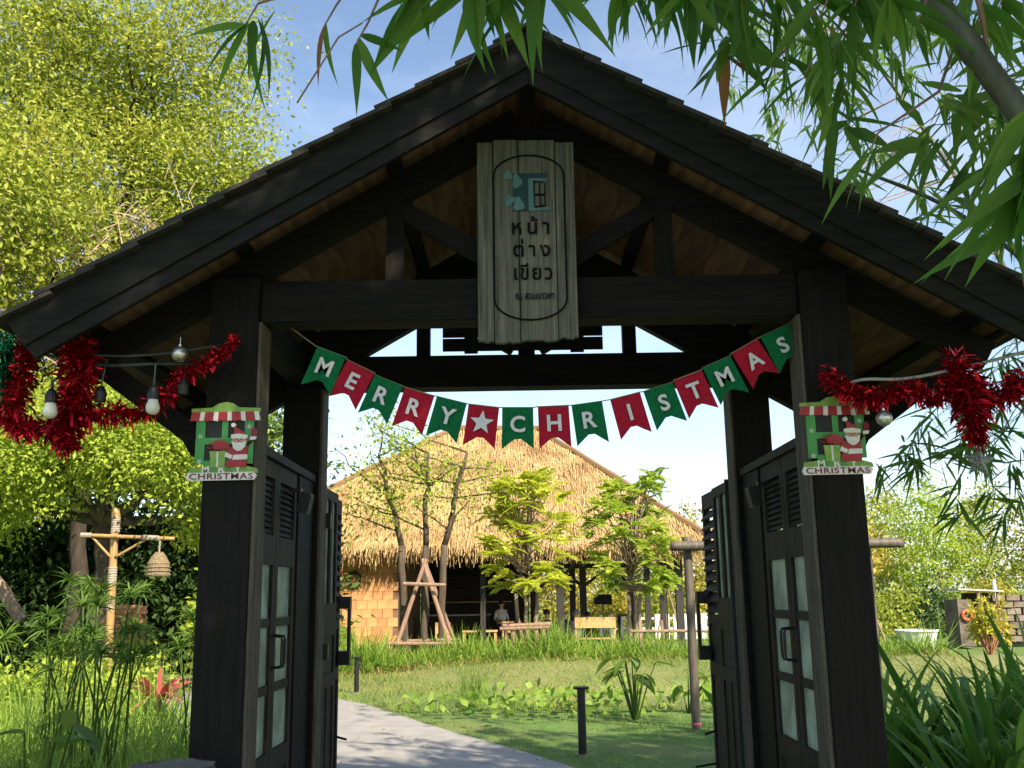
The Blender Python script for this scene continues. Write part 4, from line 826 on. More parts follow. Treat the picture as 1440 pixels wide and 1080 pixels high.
# trees beyond: each its own
bgs = [(1.5,40,2.6,1.7,'lf_gold','golden leafed tree seen through the open hall of the restaurant'),(4.0,41,2.9,1.9,'lf_yel','yellow green tree behind the open hall near its corner post'),(6.8,40,3.0,1.8,'lf_gold','golden bushy tree between the hall and the bamboo frame'),(9.6,43,3.4,2.0,'lf_gold','green tree standing behind the gate door of the star side'),(12.3,38,3.7,1.5,'lf_gold','yellow tree with pole tripod right beside the gate post'),(14.4,42,3.0,1.7,'lf_yel','grey green tree behind the white tub'),(16.6,40,3.9,1.9,'lf_grn','rounded green tree over the small shed'),(19.2,41,3.7,1.9,'lf_yel','yellow green tree behind the stone wall near the pale pole'),(21.8,40,3.9,2.0,'lf_gold','orange tinged tree behind the stone wall'),(24.6,41,3.6,2.0,'lf_grn','green tree at the far end of the stone wall'),(-2.5,44,3.2,2.0,'lf_mid','green tree hidden behind the thatched roof'),(11.6,46,4.6,1.6,'lf_mid','tall thin crowned tree rising behind the yellow tree'),(17.8,48,4.6,1.9,'lf_yel','tall pale tree between the green tree and the stone wall tree')]
for x, y, z, r_, lm, lab in bgs:
    tree('garden_tree', lab, (x,y,-.2), [(x-.3*r_,y,z,r_*.75,r_*.8,r_*.75),(x+.5*r_,y+.3,z-.4*r_,r_*.6,r_*.7,r_*.6),(x+.1,y,z+.65*r_,r_*.5,r_*.5,r_*.45),(x-.2,y-.3,z-1.0*r_,r_*.7,r_*.6,r_*.5)], 4200, .17, lm, .07, 'barkpale', group='trees across the far lawn', spread=.3, per=18)
for x, y, r_, lm, lab in ((10.6,34,1.1,'lf_fresh','low bright bush left of the tripod braced yellow tree'),(12.4,35,1.2,'lf_yel','low yellow bush between the yellow tree and the shed'),(14.2,36,1.3,'lf_dark','dark green bush against the small shed'),(16.5,36,1.3,'lf_gold','golden bush over the stone wall'),(19,36,1.4,'lf_grn','green bush behind the stone wall'),(8.6,36,1.2,'lf_gold','golden bush near the hall fence'),(3.3,38.5,1.2,'lf_gold','golden bush behind the white rail fence'),(5.6,38.5,1.1,'lf_yel','yellow bush behind the white rail fence end')):
    tree('shrub', lab, (x,y,-.2), [(x,y,.75,r_,r_*.8,.95)], 2600, .15, lm, .05, cat='shrub', group='bushes across the far lawn', spread=.25)
es = [(x, 85+random.uniform(-6,6), 2.2+random.uniform(-.5,1.2), 5, 3, random.uniform(2.2,3.6)) for x in range(-70,110,6)]
V, F, q = crown_np(es, 36000, .42, .7); tag(mesh_np('distant_wood', V, F, M['lf_mid'], None, rnd=q), 'hazy green belt of woodland along the horizon', 'woodland', kind='stuff')

# ================================================================ BAMBOO
M['lf_bam'] = leafmat('bamboo_leaf', [(.07,.18,.022),(.115,.26,.034),(.20,.34,.05)], .65, .45, attr=False)
M['lf_bamr'] = leafmat('dry_bamboo_leaf', [(.26,.075,.03),(.30,.10,.04),(.34,.15,.05)], .4, .5, attr=False)
M['lf_bamf'] = leafmat('bamboo_foliage', [(.06,.15,.022),(.115,.23,.034),(.21,.32,.055)], .62, .45)
def bamboo_leaf_mesh(i, m):
    n = 7; mb = MB(); vs = []; bend = .10+.05*i; 
    for k in range(n+1):
        t_ = k/n; w_ = .118*(math.sin(math.pi*min(1,t_*1.02+.02)**.62)*.5+.02) * (1 if k < n else .02)
        z = -bend*t_*t_; vs += [(t_, -w_, z+.25*w_), (t_, 0, z), (t_, w_, z+.25*w_)]
    fs = []
    for k in range(n): b = 3*k; fs += [(b,b+3,b+4,b+1),(b+1,b+4,b+5,b+2)]
    mb.add(vs, fs); return mb.mesh('leaf', mats=[m], smooth=True)
BLM = [bamboo_leaf_mesh(i, M['lf_bam']) for i in range(5)]; BLR = [bamboo_leaf_mesh(i, M['lf_bamr']) for i in range(2)]
def culm(parent, pts, r0, r1, m):
    pts = smooth_line(pts, 10); mb = MB(); n = len(pts); rad = []
    for k in range(n):
        r_ = r0+(r1-r0)*k/(n-1); rad.append(r_*(1.12 if k%5==0 else 1.0))
    mb.tube(pts, rad, 12); return mb.build('culm', m, parent, smooth=True), pts
BA = thing('bamboo', (2.75,2.5,0), 'near leaning bamboo with broad drooping leaves hanging over the gateway roof', 'bamboo', 'bamboo around the gateway')
culm(BA, [(2.75,2.5,-.05),(2.2,2.6,1.2),(1.62,2.62,2.35),(1.24,2.6,3.02),(.75,2.55,3.75),(-.1,2.4,4.35),(-1.2,2.2,4.6)], .05, .02, M['culm'])
BB = [(-0.759, 2.3, 2.939, 9), (-0.558, 2.3, 2.93, 3), (-0.475, 2.3, 2.88, 3), (-0.313, 2.3, 3.013, 12), (-0.194, 2.3, 3.017, 13), (-0.113, 2.4, 3.097, 11), (-0.029, 2.3, 3.039, 8), (0.361, 3.3, 3.66, 8), (0.532, 3.3, 3.64, 8), (0.447, 3.2, 3.6, 7), (0.505, 2.6, 3.185, 8), (0.537, 2.4, 3.075, 8), (0.679, 2.5, 3.095, 9), (0.74, 2.4, 2.987, 9), (0.839, 2.4, 3.028, 9), (0.893, 2.3, 2.983, 9), (1.051, 2.5, 3.045, 8), (0.704, 2.9, 3.25, 7), (0.621, 3.0, 3.247, 7), (0.739, 2.9, 3.099, 8), (0.82, 2.8, 3.042, 8), (0.887, 2.7, 2.917, 7), (0.921, 2.6, 2.7, 4), (0.806, 2.5, 2.94, 8), (1.258, 2.6, 3.081, 7), (1.393, 2.7, 3.211, 7), (.235, 2.5, 3.16, 8), (.33, 2.5, 3.18, 8), (.41, 2.5, 3.14, 7), (1.03, 2.0, 2.401, 9), (1.04, 2.0, 2.336, 9), (1.075, 2.1, 2.285, 8)]
tw = MB(); nl = 0
for bi, (x, y, z, n) in enumerate(BB):
    b = Vector((x,y,z)); up = b+Vector((random.uniform(.05,.35), random.uniform(-.1,.25), random.uniform(.25,.6)))
    tw.tube([up+Vector((.15,.1,.3)), up, b+Vector((.03,0,.06)), b], [.006,.005,.003,.002], 5)
    side = -.75 if bi in (3,) or bi >= 29 else 0
    for k in range(n):
        a = random.uniform(-1.15,1.15); d = Vector((math.sin(a)+side+random.uniform(-.2,.2), random.uniform(-.55,.55), -math.cos(a)*.95-.12)).normalized()
        if bi == 0 and k == 0: d = Vector((-1,.1,.02)).normalized()
        if bi == 1 and k == 0: d = Vector((-.16,.05,-1)).normalized()
        L = random.uniform(.15,.26)*(1.3 if bi >= 29 else (1.2 if 3 <= bi <= 6 else 1.))
        st = b.lerp(up, random.uniform(0,.28)) if k else b
        q_ = d.to_track_quat('X','Z') @ Euler((random.uniform(-1.1,1.1),0,0)).to_quaternion()
        dry = (bi == 1 and k == 0) or (bi > 8 and random.random() < .03)
        o = link('leaf', random.choice(BLR if dry else BLM), None, BA); o.location = st-origin(BA); o.rotation_mode = 'QUATERNION'; o.rotation_quaternion = q_; s_ = random.uniform(.8,1.15); o.scale = (L, L*s_*1.25, L); nl += 1
tw.tube(smooth_line([(.85,2.55,3.62),(.4,2.45,3.45),(-.2,2.35,3.36),(-.85,2.3,3.28)], 6), .007, 6); tw.tube(smooth_line([(1.3,2.62,2.95),(1.2,2.5,3.2),(.95,2.5,3.35),(.6,2.7,3.5)], 6), .008, 6)
tw.tube([(-.46,2.3,2.94),(-.52,2.3,2.9),(-.62,2.3,2.72)], .0025, 5)
tw.build('twigs', M['rawpole'], BA)
DN = []
while len(DN) < 32:
    x, y, z = random.uniform(.45,1.75), random.uniform(2.6,3.5), random.uniform(2.85,3.9)
    if (z-1.5)/y > .60-.30*(x/y-.17)/.36 and x/y > .17: DN.append((x,y,z))
DENSE = DN
def bunches(C_, n, L0, L1, W, down=.8, spread=.9):
    """bamboo leaf fans: C_ (k,3) bunch points"""
    k = len(C_); idx = np.repeat(np.arange(k), n); N = len(idx); P = np.array(C_)[idx]+RNG.normal(size=(N,3))*.025
    ax = rdir(k, -.2); D = unit(ax[idx]*.6+RNG.normal(size=(N,3))*spread*.6+np.array([0,0,-down]))
    v, f, q = blades(P, D, RNG.uniform(L0,L1,N), W*RNG.uniform(.75,1.25,N), RNG.uniform(.05,.25,N), 3, np.array([.25,1,.75,.03]), S=rdir(N)); return v, f, q
V, F, q = bunches(DENSE, 9, .15, .27, .040, .75); tag(mesh_np('foliage', V, F, M['lf_bamf'], BA, rnd=q), kind='stuff')
def bamboo(base, pts, C_, label, n=8, L=(.13,.24), W=.024, r=.035, down=.8):
    T = thing('bamboo', base, label, 'bamboo', 'shading bamboo grove' if 'grove' in label else 'bamboo around the gateway'); o, cp = culm(T, pts, r, r*.35, M['culm'])
    mb = MB(); cpv = np.array(cp)
    for q_ in C_[::2]:
        j = np.argmin(np.linalg.norm(cpv-np.array(q_), axis=1)); a = Vector(cpv[j]); b = Vector(q_); mb.tube([a, a.lerp(b,.5)+Vector((0,0,.12)), b], [.006,.004,.002], 4, False)
    mb.build('branches', M['rawpole'], T); V, F, q = bunches(C_, n, L[0], L[1], W, down); tag(mesh_np('foliage', V, F, M['lf_bamf'], T, rnd=q), kind='stuff'); return T
D6 = [(2.505,6.2,2.504),(2.62,6.2,2.321),(2.435,6.2,2.257),(2.641,6.2,2.098),(2.883,6.2,2.095),(3.012,6.2,2.248),(2.947,6.2,2.452),(3.011,6.2,2.049),(2.773,6.2,2.5),(2.353,6.2,2.325),(2.559,6.2,2.594),(2.842,6.2,2.318),(3.12,6.2,2.404),(3.082,6.2,2.092),(2.671,6.2,1.966),(2.929,6.2,1.918)]
D6 += [(x+random.uniform(-.1,.1), y+random.uniform(-.3,.4), z+random.uniform(-.1,.15)) for x, y, z in D6 if z > 2.2]
D6 += [(3.0+random.uniform(-.5,.4), 6.2+random.uniform(-.3,.3), random.uniform(2.5,3.4)) for _ in range(14)]
bamboo((4.3,6.3,0), [(4.3,6.3,-.05),(4.1,6.3,1.8),(3.6,6.25,3.2),(2.9,6.2,3.9),(2.2,6.1,4.2)], D6, 'thin arching bamboo with grey green leaves hanging beside the glitter star', 12, (.15,.27), .024, .03, .5)
D5 = []
while len(D5) < 150:
    x, y, z = random.uniform(1.7,4.0), random.uniform(4.3,6.5), random.uniform(3.1,5.6)
    if z > 3.35+.0*x and z > 4.35-.45*x+.25: D5.append((x,y,z))
bamboo((3.9,5.0,0), [(3.9,5.0,-.05),(3.75,5.0,2.5),(3.3,5.1,4.2),(2.6,5.2,5.4),(1.6,5.3,6.0)], D5, 'tall bamboo with sunlit fine leaves rising over the eave near the star', 9, (.15,.28), .034, .04)
D4 = [(random.uniform(1.9,3.4), random.uniform(7.0,9.0), random.uniform(3.6,6.6)) for _ in range(80)]
bamboo((4.6,8.2,0), [(4.6,8.2,-.05),(4.4,8.1,2.8),(3.9,8.0,4.6),(3.0,7.9,6.2)], D4, 'farther bamboo with small pale leaves behind the gateway roof', 9, (.14,.24), .028, .04)
# grove behind the camera that shades the gate
def grove_culm(bx, by, h, lean, label):
    top = Vector((bx+lean[0], by+lean[1], h)); C_ = []
    for _ in range(430):
        d = rdir(1)[0]; r_ = random.random()**.4; C_.append((top.x+d[0]*2.3*r_, top.y+d[1]*2.3*r_, h-1.2+d[2]*2.6*r_))
    bamboo((bx,by,0), [(bx,by,-.05),(bx+.1*lean[0],by+.1*lean[1],h*.5),(bx+.45*lean[0],by+.45*lean[1],h*.82),tuple(top)], C_, label, 14, (.18,.32), .046, .05)
for i, (x, y, h, l) in enumerate(((3.6,-1.2,8.2,(-.3,.6)),(5.6,-3.2,9.4,(.2,.5)),(6.6,.6,8.8,(-.2,.5)),(3.0,-4.6,8.6,(-.2,.3)),(8.6,-1.6,10.2,(0,.8)),(8.0,2.6,8.6,(.3,.6)),(5.2,2.2,7.0,(.2,.3)),(1.7,-1.6,7.8,(-.1,.6)),(2.9,.2,7.2,(-.2,.5)),(4.6,-1.4,9.0,(0,.6)),(4.4,.6,6.6,(-.1,.3)),(.6,-2.6,8.8,(0,.4)))):
    grove_culm(x, y, h, l, 'tall dense bamboo of the grove that shades the front of the gateway')

# ================================================================ LOW PLANTS
M['lf_pan'] = leafmat('strap_leaf', [(.06,.16,.022),(.11,.26,.036),(.19,.35,.055)], .4, .4, attr=False, spec=.45)
M['lf_grass'] = leafmat('grass_blade', [(.13,.24,.03),(.23,.37,.055),(.35,.46,.09)], .5)
M['lf_lawn'] = leafmat('lawn_blade', [(.10,.20,.028),(.19,.31,.045),(.30,.36,.10)], .45)
M['lf_bank'] = leafmat('bank_blade', [(.13,.23,.035),(.24,.30,.07),(.38,.36,.13)], .45)
M['lf_dryg'] = leafmat('dry_grass', [(.20,.13,.06),(.30,.20,.10),(.40,.30,.15)], .3)
M['lf_cyp'] = leafmat('papyrus', [(.07,.14,.022),(.12,.22,.03),(.22,.31,.055)], .4)
M['lf_big'] = leafmat('broad_leaf', [(.12,.22,.03),(.18,.30,.045),(.28,.36,.06)], .45, .4, attr=False)
M['lf_rust'] = leafmat('rusty_leaf', [(.30,.09,.02),(.34,.12,.03),(.36,.16,.04)], .3, .5, attr=False)
M['lf_red'] = leafmat('red_striped_leaf', [(.30,.04,.05),(.42,.10,.09),(.55,.30,.25)], .3, .5)
M['lf_croton'] = leafmat('croton_leaf', [(.24,.34,.04),(.52,.50,.06),(.60,.38,.05)], .4)
def strap_mesh(i, m):
    n = 8; mb = MB(); vs = []; fs = []; el = R(52+6*i); dr = .18+.10*i
    for k in range(n+1):
        t_ = k/n; w_ = .021*(min(1,t_*5+.5))*(1-t_**2.2)+.0008; r_ = t_*math.cos(el); z = t_*math.sin(el)-dr*t_**2.2
        vs += [(r_, -w_, z+w_*.5), (r_, 0, z), (r_, w_, z+w_*.5)]
    for k in range(n): b = 3*k; fs += [(b,b+3,b+4,b+1),(b+1,b+4,b+5,b+2)]
    mb.add(vs, fs); return mb.mesh('leaf', mats=[m], smooth=True)
SM = [strap_mesh(i, M['lf_pan']) for i in range(6)]
for i, (x, y, n, s0, lab) in enumerate(((2.72,6.2,50,.95,'dark green strap leaved clump against the foot of the star side post'),(3.5,6.5,50,1.05,'glossy strap leaved clump under the hanging bamboo leaves'),(3.05,7.3,46,1.1,'strap leaved clump behind the front row near the white tub view'),(4.2,7.2,46,1.15,'strap leaved clump below the yellow croton'),(2.55,7.5,36,.95,'small strap leaved clump in the gap behind the post'),(4.0,8.3,40,1.1,'rear strap leaved clump facing the stone wall'))):
    T = thing('strap_leaf_plant', (x,y,-.02), lab, 'plant', 'strap leaved plants beside the gateway')
    for k in range(int(n*1.9)):
        o = link('leaf', random.choice(SM), None, T); o.rotation_euler = (random.uniform(-.25,.25), random.uniform(-.35,.15), random.uniform(0,6.283)); s_ = s0*random.uniform(1.0,1.7); o.scale = (s_,s_,s_); o.location = (random.uniform(-.14,.14), random.uniform(-.14,.14), random.uniform(0,.12))
# papyrus
def papyrus(x, y, n, h, label):
    T = thing('papyrus', (x,y,0), label, 'plant', 'papyrus clumps beside the path'); st = MB(); parts = []
    for k in range(n):
        a, l = random.uniform(0,6.283), random.uniform(.05,.34); hh = h*random.uniform(.8,1.25); bx, by = x+random.uniform(-.2,.2), y+random.uniform(-.2,.2)
        tp = Vector((bx+l*math.cos(a), by+l*math.sin(a), hh)); st.tube([(bx,by,-.02),(bx+.35*l*math.cos(a),by+.35*l*math.sin(a),hh*.55),tp], [.010,.008,.006], 5, False)
        m_ = 38; aa = RNG.random(m_)*6.283; el = RNG.uniform(-.1,1.1,m_); D = np.stack([np.cos(aa)*np.cos(el), np.sin(aa)*np.cos(el), np.sin(el)],1)
        parts.append(blades(np.repeat(np.array([tp]),m_,0), D, RNG.uniform(.14,.28,m_), .014, RNG.uniform(.2,.7,m_), 3, np.array([.8,1,.8,.1])))
    st.build('stems', M['lf_cyp'], T); V, F, q = cat_np(parts); tag(mesh_np('leaf_heads', V, F, M['lf_cyp'], T, rnd=q), kind='stuff')
for x, y, n, h, lab in ((-3.15,7.6,15,1.25,'tall papyrus clump closest to the gate post'),(-3.75,8.3,16,1.35,'tall papyrus clump in front of the bamboo lamp'),(-4.5,8.0,13,1.2,'papyrus clump amid the tall grass under the fern'),(-2.75,8.6,10,1.15,'thin papyrus clump leaning toward the gate post and the path'),(-5.2,8.9,13,1.3,'papyrus clump before the vine mounds'),(-3.9,6.8,9,.95,'short papyrus clump behind the heart shaped leaves')): papyrus(x, y, n, h, lab)
def scatter(x0, x1, y0, y1, n, keep):
    P = np.stack([RNG.uniform(x0,x1,n), RNG.uniform(y0,y1,n)],1); P = P[keep(P[:,0],P[:,1])]; return np.c_[P, height(P[:,0],P[:,1])-.01]
off_l = lambda x, y: x < pathx(y)[0]-.12
off_r = lambda x, y: x > pathx(y)[1]-.05+.04*np.sin(np.asarray(y)*7)
pond = lambda x, y: ((x-4.4)/5.0)**2+((y-15.9)/1.9)**2
P = scatter(-7.5,-1.55,5.2,12.5,13000,off_l); n = len(P); D = rdir(n,2.2)
V, F, q = blades(P, D, RNG.uniform(.5,1.15,n), RNG.uniform(.009,.019,n), RNG.uniform(.05,.55,n), 4, np.array([.8,1,.8,.5,.05])); tag(mesh_np('tall_grass', V, F, M['lf_grass'], None, rnd=q), 'long soft grass growing beside the path under the papyrus', 'grass', kind='stuff')
P = scatter(-6.2,8.5,20.6,22.6,22000,lambda x,y: (x>pathx(y)[1]+.5)&(RNG.random(len(x))<.85)); n = len(P); D = rdir(n,2.6); D[:,1] -= .1
V, F, q = blades(P, D, RNG.uniform(.5,1.3,n)*(.85+.28*np.sin(P[:,0]*2.3)*np.sin(P[:,0]*.9+1)), RNG.uniform(.014,.03,n), RNG.uniform(.05,.7,n), 3, np.array([.8,1,.7,.05])); tag(mesh_np('lemongrass', V, F, M['lf_grass'], None, rnd=q), 'row of arching green lemongrass along the front of the restaurant', 'grass', kind='stuff')
P = scatter(-5,8.5,20.0,21.2,4200,lambda x,y: x>pathx(y)[1]+.4); n = len(P); D = rdir(n,.6); D[:,1] -= .6
V, F, q = blades(P, D, RNG.uniform(.15,.45,n), RNG.uniform(.012,.026,n), RNG.uniform(.2,.8,n), 3, np.array([.8,1,.7,.05])); tag(mesh_np('dry_grass', V, F, M['lf_dryg'], None, rnd=q), 'withered tan grass skirt in front of the lemongrass', 'grass', kind='stuff')
P = scatter(-6,8.5,7.4,20.6,95000,lambda x,y: off_r(x,y)&(pond(x,y)>.85)); n = len(P); D = rdir(n,1.3)
V, F, q = blades(P, D, RNG.uniform(.04,.13,n)*(.7+.4*np.sin(P[:,0]*2.1+P[:,1]*1.4)), RNG.uniform(.006,.012,n), RNG.uniform(0,.5,n), 1, np.array([1,.15])); tag(mesh_np('lawn_grass', V, F, M['lf_lawn'], None, rnd=q), 'short lawn grass between the path and the pond bank', 'grass', kind='stuff')
P = scatter(-4,8.5,13.6,20.8,20000,lambda x,y: off_r(x,y)&(pond(x,y)>.55)); n = len(P); D = rdir(n,1.0)
V, F, q = blades(P, D, RNG.uniform(.12,.42,n)*(.7+.5*np.sin(P[:,0]*3.1)*np.sin(P[:,1]*2.3)), RNG.uniform(.007,.014,n), RNG.uniform(.1,.8,n), 2, np.array([1,.8,.1])); tag(mesh_np('bank_grass', V, F, M['lf_bank'], None, rnd=q), 'rough half withered grass on the pond bank', 'grass', kind='stuff')
for i, (x, y, lab) in enumerate(((2.35,8.6,'soft fine grass tuft at the foot of the gate door'),(-.72,14.8,'upright reed tuft standing between the pond plants and the path'))):
    k = 420 if i == 0 else 90; P = np.c_[RNG.normal(x,.16 if i==0 else .1,k), RNG.normal(y,.14,k), np.zeros(k)]; V, F, q = blades(P, rdir(k, 1.3 if i==0 else 5), RNG.uniform(.25,.5,k)*(1 if i==0 else 1.7), .007, RNG.uniform(.2,.9,k)*(1 if i==0 else .15), 4, np.array([1,1,.8,.5,.05]))
    tag(mesh_np('grass_tuft', V, F, M['lf_cyp'], None, (x,y,0), rnd=q), lab, 'grass tuft')
k = 260; yy = RNG.uniform(7.5,15.5,k); lx, rx = pathx(yy); xx = lx+(rx-lx+2.5)*RNG.random(k); P = np.c_[xx, yy, np.maximum(height(xx,yy),.004)+.012]
V, F, q = leaves(P, rdir(k,0,.1), unit(RNG.normal(size=(k,3))*.25+np.array([0,0,1.])), RNG.uniform(.04,.11,k), RNG.uniform(.012,.03,k)); tag(mesh_np('fallen_leaves', V, F, M['lf_dryg'], None, rnd=q), 'small dry leaves scattered over the path and lawn', 'leaf litter', kind='stuff')
# water plants
def broad_mesh(m, wd=.42, heart=.0):
    n = 8; mb = MB(); vs = []; fs = []
    for k in range(n+1):
        t_ = k/n; w_ = wd*math.sin(math.pi*min(1,(t_*.96+.03))**.75)*.5+.003; z = -.18*t_*t_
        vs += [(t_-heart*(1-t_)*.0, -w_, z+w_*.3), (t_, 0, z), (t_, w_, z+w_*.3)]
    for k in range(n): b = 3*k; fs += [(b,b+3,b+4,b+1),(b+1,b+4,b+5,b+2)]
    mb.add(vs, fs); return mb.mesh('leaf', mats=[m], smooth=True)
BG, BGR = broad_mesh(M['lf_big']), broad_mesh(M['lf_rust'], .4)
def broad_plant(name, x, y, n, h, ls, label, rust=0, z0=0., group=None, spread=.3):
    T = thing(name, (x,y,z0), label, 'plant', group); mb = MB()
    for k in range(n):
        a = random.uniform(0,6.283); r_ = spread*random.uniform(.25,1); hh = h*random.uniform(.55,1.05); e = Vector((r_*math.cos(a), r_*math.sin(a), hh)); mb.tube([Vector((x,y,z0))+Vector((.12*e.x,.12*e.y,0)), Vector((x,y,z0))+Vector((.6*e.x,.6*e.y,hh*.6)), Vector((x,y,z0))+e], [.011,.009,.006], 6, False)
        o = link('leaf', BGR if k < rust else BG, None, T); o.location = e; s_ = ls*random.uniform(.75,1.2)*(.7 if k < rust else 1); o.scale = (s_,s_,s_); o.rotation_euler = (random.uniform(-.4,.4), random.uniform(-.35,.75) if k >= rust else .3, a+random.uniform(-.5,.5))
    mb.build('stalks', M['lf_cyp'], T); return T
broad_plant('arum_plant', 1.35,12.7,17,.72,.30,'broad leaved marsh plant with one rust coloured leaf behind the bollard',1, group='broad leaved plants')
broad_plant('arum_plant', 2.1,13.3,7,.5,.28,'smaller broad leaved marsh plant next to the bamboo frame post', group='broad leaved plants')
broad_plant('arum_plant', -2.8,5.9,11,.85,.26,'heart leaved plant with pale green leaves beside the log and long grass', group='broad leaved plants', spread=.28)
wh = []
for i, (x, y, lab) in enumerate(((-.4,14.0,'low water hyacinth patch closest to the path'),(.4,13.7,'low water hyacinth patch left of the marsh plant stalks'),(1.2,14.2,'water hyacinth patch behind the rust leaved marsh plant'),(2.9,14.0,'water hyacinth patch at the foot of the bamboo frame'),(3.6,13.6,'water hyacinth patch between the bamboo frame posts'))):
    k = 85; P = np.c_[RNG.normal(x,.6,k), RNG.normal(y,.5,k), RNG.uniform(.0,.26,k)+float(height(x,y))]; V, F, q = leaves(P, rdir(k,.4), unit(RNG.normal(size=(k,3))*.4+np.array([0,-.4,1.])), RNG.uniform(.10,.18,k), RNG.uniform(.08,.14,k))
    wh.append((V,F,q))
V, F, q = cat_np(wh); tag(mesh_np('water_hyacinth', V, F, M['lf_grass'], None, rnd=q), 'low water hyacinth leaves along the near pond edge', 'plant', kind='stuff')
# fern, red plant, croton
k = 16; a = RNG.random(k)*6.283; D = np.stack([np.cos(a),np.sin(a),np.full(k,.75)],1); V, F, q = blades(np.repeat(np.array([[-6.4,12.9,.35]]),k,0), D, RNG.uniform(.8,1.4,k), .17, RNG.uniform(.3,.6,k), 7, np.array([.4,.8,1,1,.95,.8,.5,.05]), S=np.cross(D,[0,0,1.]))
FN = mesh_np('nest_fern', V, F, M['lf_fresh'], None, (-6.4,12.9,0), rnd=q); tag(FN, 'large fern with long wavy strap fronds near the bamboo lamp', 'fern')
k = 34; a = RNG.random(k)*6.283; D = np.stack([np.cos(a),np.sin(a),RNG.uniform(.4,1.8,k)],1); V, F, q = blades(np.repeat(np.array([[-3.95,11.2,.45]]),k,0), D, RNG.uniform(.35,.6,k), .06, RNG.uniform(.2,.6,k), 4, np.array([.5,1,1,.7,.05]))
RP = mesh_np('cordyline', V, F, M['lf_red'], None, (-3.95,11.2,0), rnd=q); tag(RP, 'red and pink striped leafy plant next to the gate post', 'plant'); mb = MB(); mb.tube([(-3.95,11.2,-.02),(-3.95,11.2,.5)], .03, 7); mb.build('stem', M['bark'], RP)
CT = thing('croton', (10.3,22.6,0), 'yellow leaved croton bush before the small shed', 'shrub'); mb = MB(); parts = []
for kk in range(16):
    a = kk*.7; e = Vector((10.3+.45*math.cos(a)*random.uniform(.3,1), 22.6+.3*math.sin(a), random.uniform(.75,1.3))); limb(mb, (10.3,22.6,-.05), e, .02, .01, .1, 4); m_ = 26
    parts.append(blades(np.repeat(np.array([tuple(e)]),m_,0)-np.c_[np.zeros((m_,2)),RNG.uniform(0,.45,m_)], rdir(m_,.7), RNG.uniform(.15,.3,m_), .06, RNG.uniform(.1,.5,m_), 2, np.array([.5,1,.1])))
mb.build('stems', M['terracotta'], CT); V, F, q = cat_np(parts); mesh_np('foliage', V, F, M['lf_croton'], CT, rnd=q)

# ================================================================ SMALL THINGS
for x, y, h_, lab in ((.533,10.04,.64,'black bollard light standing at the path edge before the marsh plants'),(-2.70,16.9,.58,'black bollard light standing at the path edge near the tiled wall')):
    z0 = float(height(x,y)); T = thing('bollard_light', (x,y,z0), lab, 'bollard', 'bollard lights')
    mb = MB(); mb.lathe((x,y,z0), [(.04,-.02),(.04,h_-.03),(0,h_-.03)], 14); mb.build('post', M['black'], T, smooth=False)
    mb = MB(); mb.lathe((x,y,z0), [(.0,h_-.029),(.075,h_-.027),(.078,h_-.004),(0,h_)], 16); mb.build('cap', M['black'], T)
    mb = MB(); mb.lathe((x,y,z0), [(.07,-.02),(.07,.012),(.041,.016)], 14); mb.build('base_plate', M['stone'], T)
FR = thing('bamboo_trellis', (1.92,11.6,0), 'plain goal shaped trellis of weathered bamboo poles behind the gate door', 'trellis')
def bpole(nm, a, b, r_, m, par):
    a, b = Vector(a), Vector(b); n = max(4, int((b-a).length/.07)); mb = MB(); mb.tube([a.lerp(b,k/n) for k in range(n+1)], [r_*(1.08 if k%4==0 else 1) for k in range(n+1)], 12); return mb.build(nm, m, par, smooth=True)
bpole('crossbar', (1.71,11.6,2.03), (4.38,11.6,2.03), .055, M['bamboo_grey'], FR)
for x in (1.92,4.0): bpole('upright', (x,11.72,-.1), (x,11.72,2.14), .05, M['bamboo_grey'], FR)
mb = MB(); mb.lathe((1.92,11.72,.06), [(.053,-.015),(.057,0),(.053,.02)], 12); mb.build('pink_ribbon', mat('pink_cloth',(.55,.12,.2)), FR)
LP = thing('bamboo_lamp_post', (-5.65,14,0), 'golden bamboo cross post with rope bindings among the plants', 'lamp post')
bpole('pole', (-5.62,14,-.1), (-5.67,14,2.78), .052, M['bamboo_dry'], LP); bpole('arm', (-6.1,13.93,2.41), (-4.80,13.93,2.34), .026, M['bamboo_dry'], LP)
for z, h_ in ((2.55,.22),(1.85,.24),(1.45,.12)):
    mb = MB(); mb.lathe((-5.655,14,z), [(.054,-h_/2)]+[(.063 if k%2 else .056, -h_/2+h_*k/14) for k in range(15)]+[(.054,h_/2)], 14); mb.build('rope_binding', M['rope'], LP)
for a, b in (((-5.95,13.95,2.38),(-5.68,13.96,2.1)),((-5.2,13.95,2.34),(-5.62,13.96,2.1))): bpole('diagonal_brace', a, b, .017, M['bamboo_dry'], LP)
for x0, x1 in ((-6.1,-5.95),(-5.25,-5.0)): mb = MB(); mb.tube([(x0,13.93,2.41-(x0+6.1)*.054),(x1,13.93,2.41-(x1+6.1)*.054)], .035, 8); mb.build('rope_binding', M['rope'], LP)
BK = thing('basket_lantern', (-5.0,13.93,1.8), 'woven wicker basket lantern hanging from the bamboo cross arm', 'lantern')
pr = [(.0,.33),(.05,.33),(.10,.27),(.145,.18),(.155,.10),(.165,0),(.15,.0),(.14,.10),(.13,.17),(.09,.25),(.0,.31)]; mb = MB(); mb.lathe((-5.0,13.93,1.83), pr, 18); mb.build('basket', M['wicker'], BK)
for z in (.02,.07,.12,.17): mb = MB(); rr = .168-.03*max(0,(z-.1)/.1); mb.lathe((-5.0,13.93,1.83+z), [(rr,-.008),(rr+.008,0),(rr,.008)], 18); mb.build('woven_band', M['wicker'], BK)
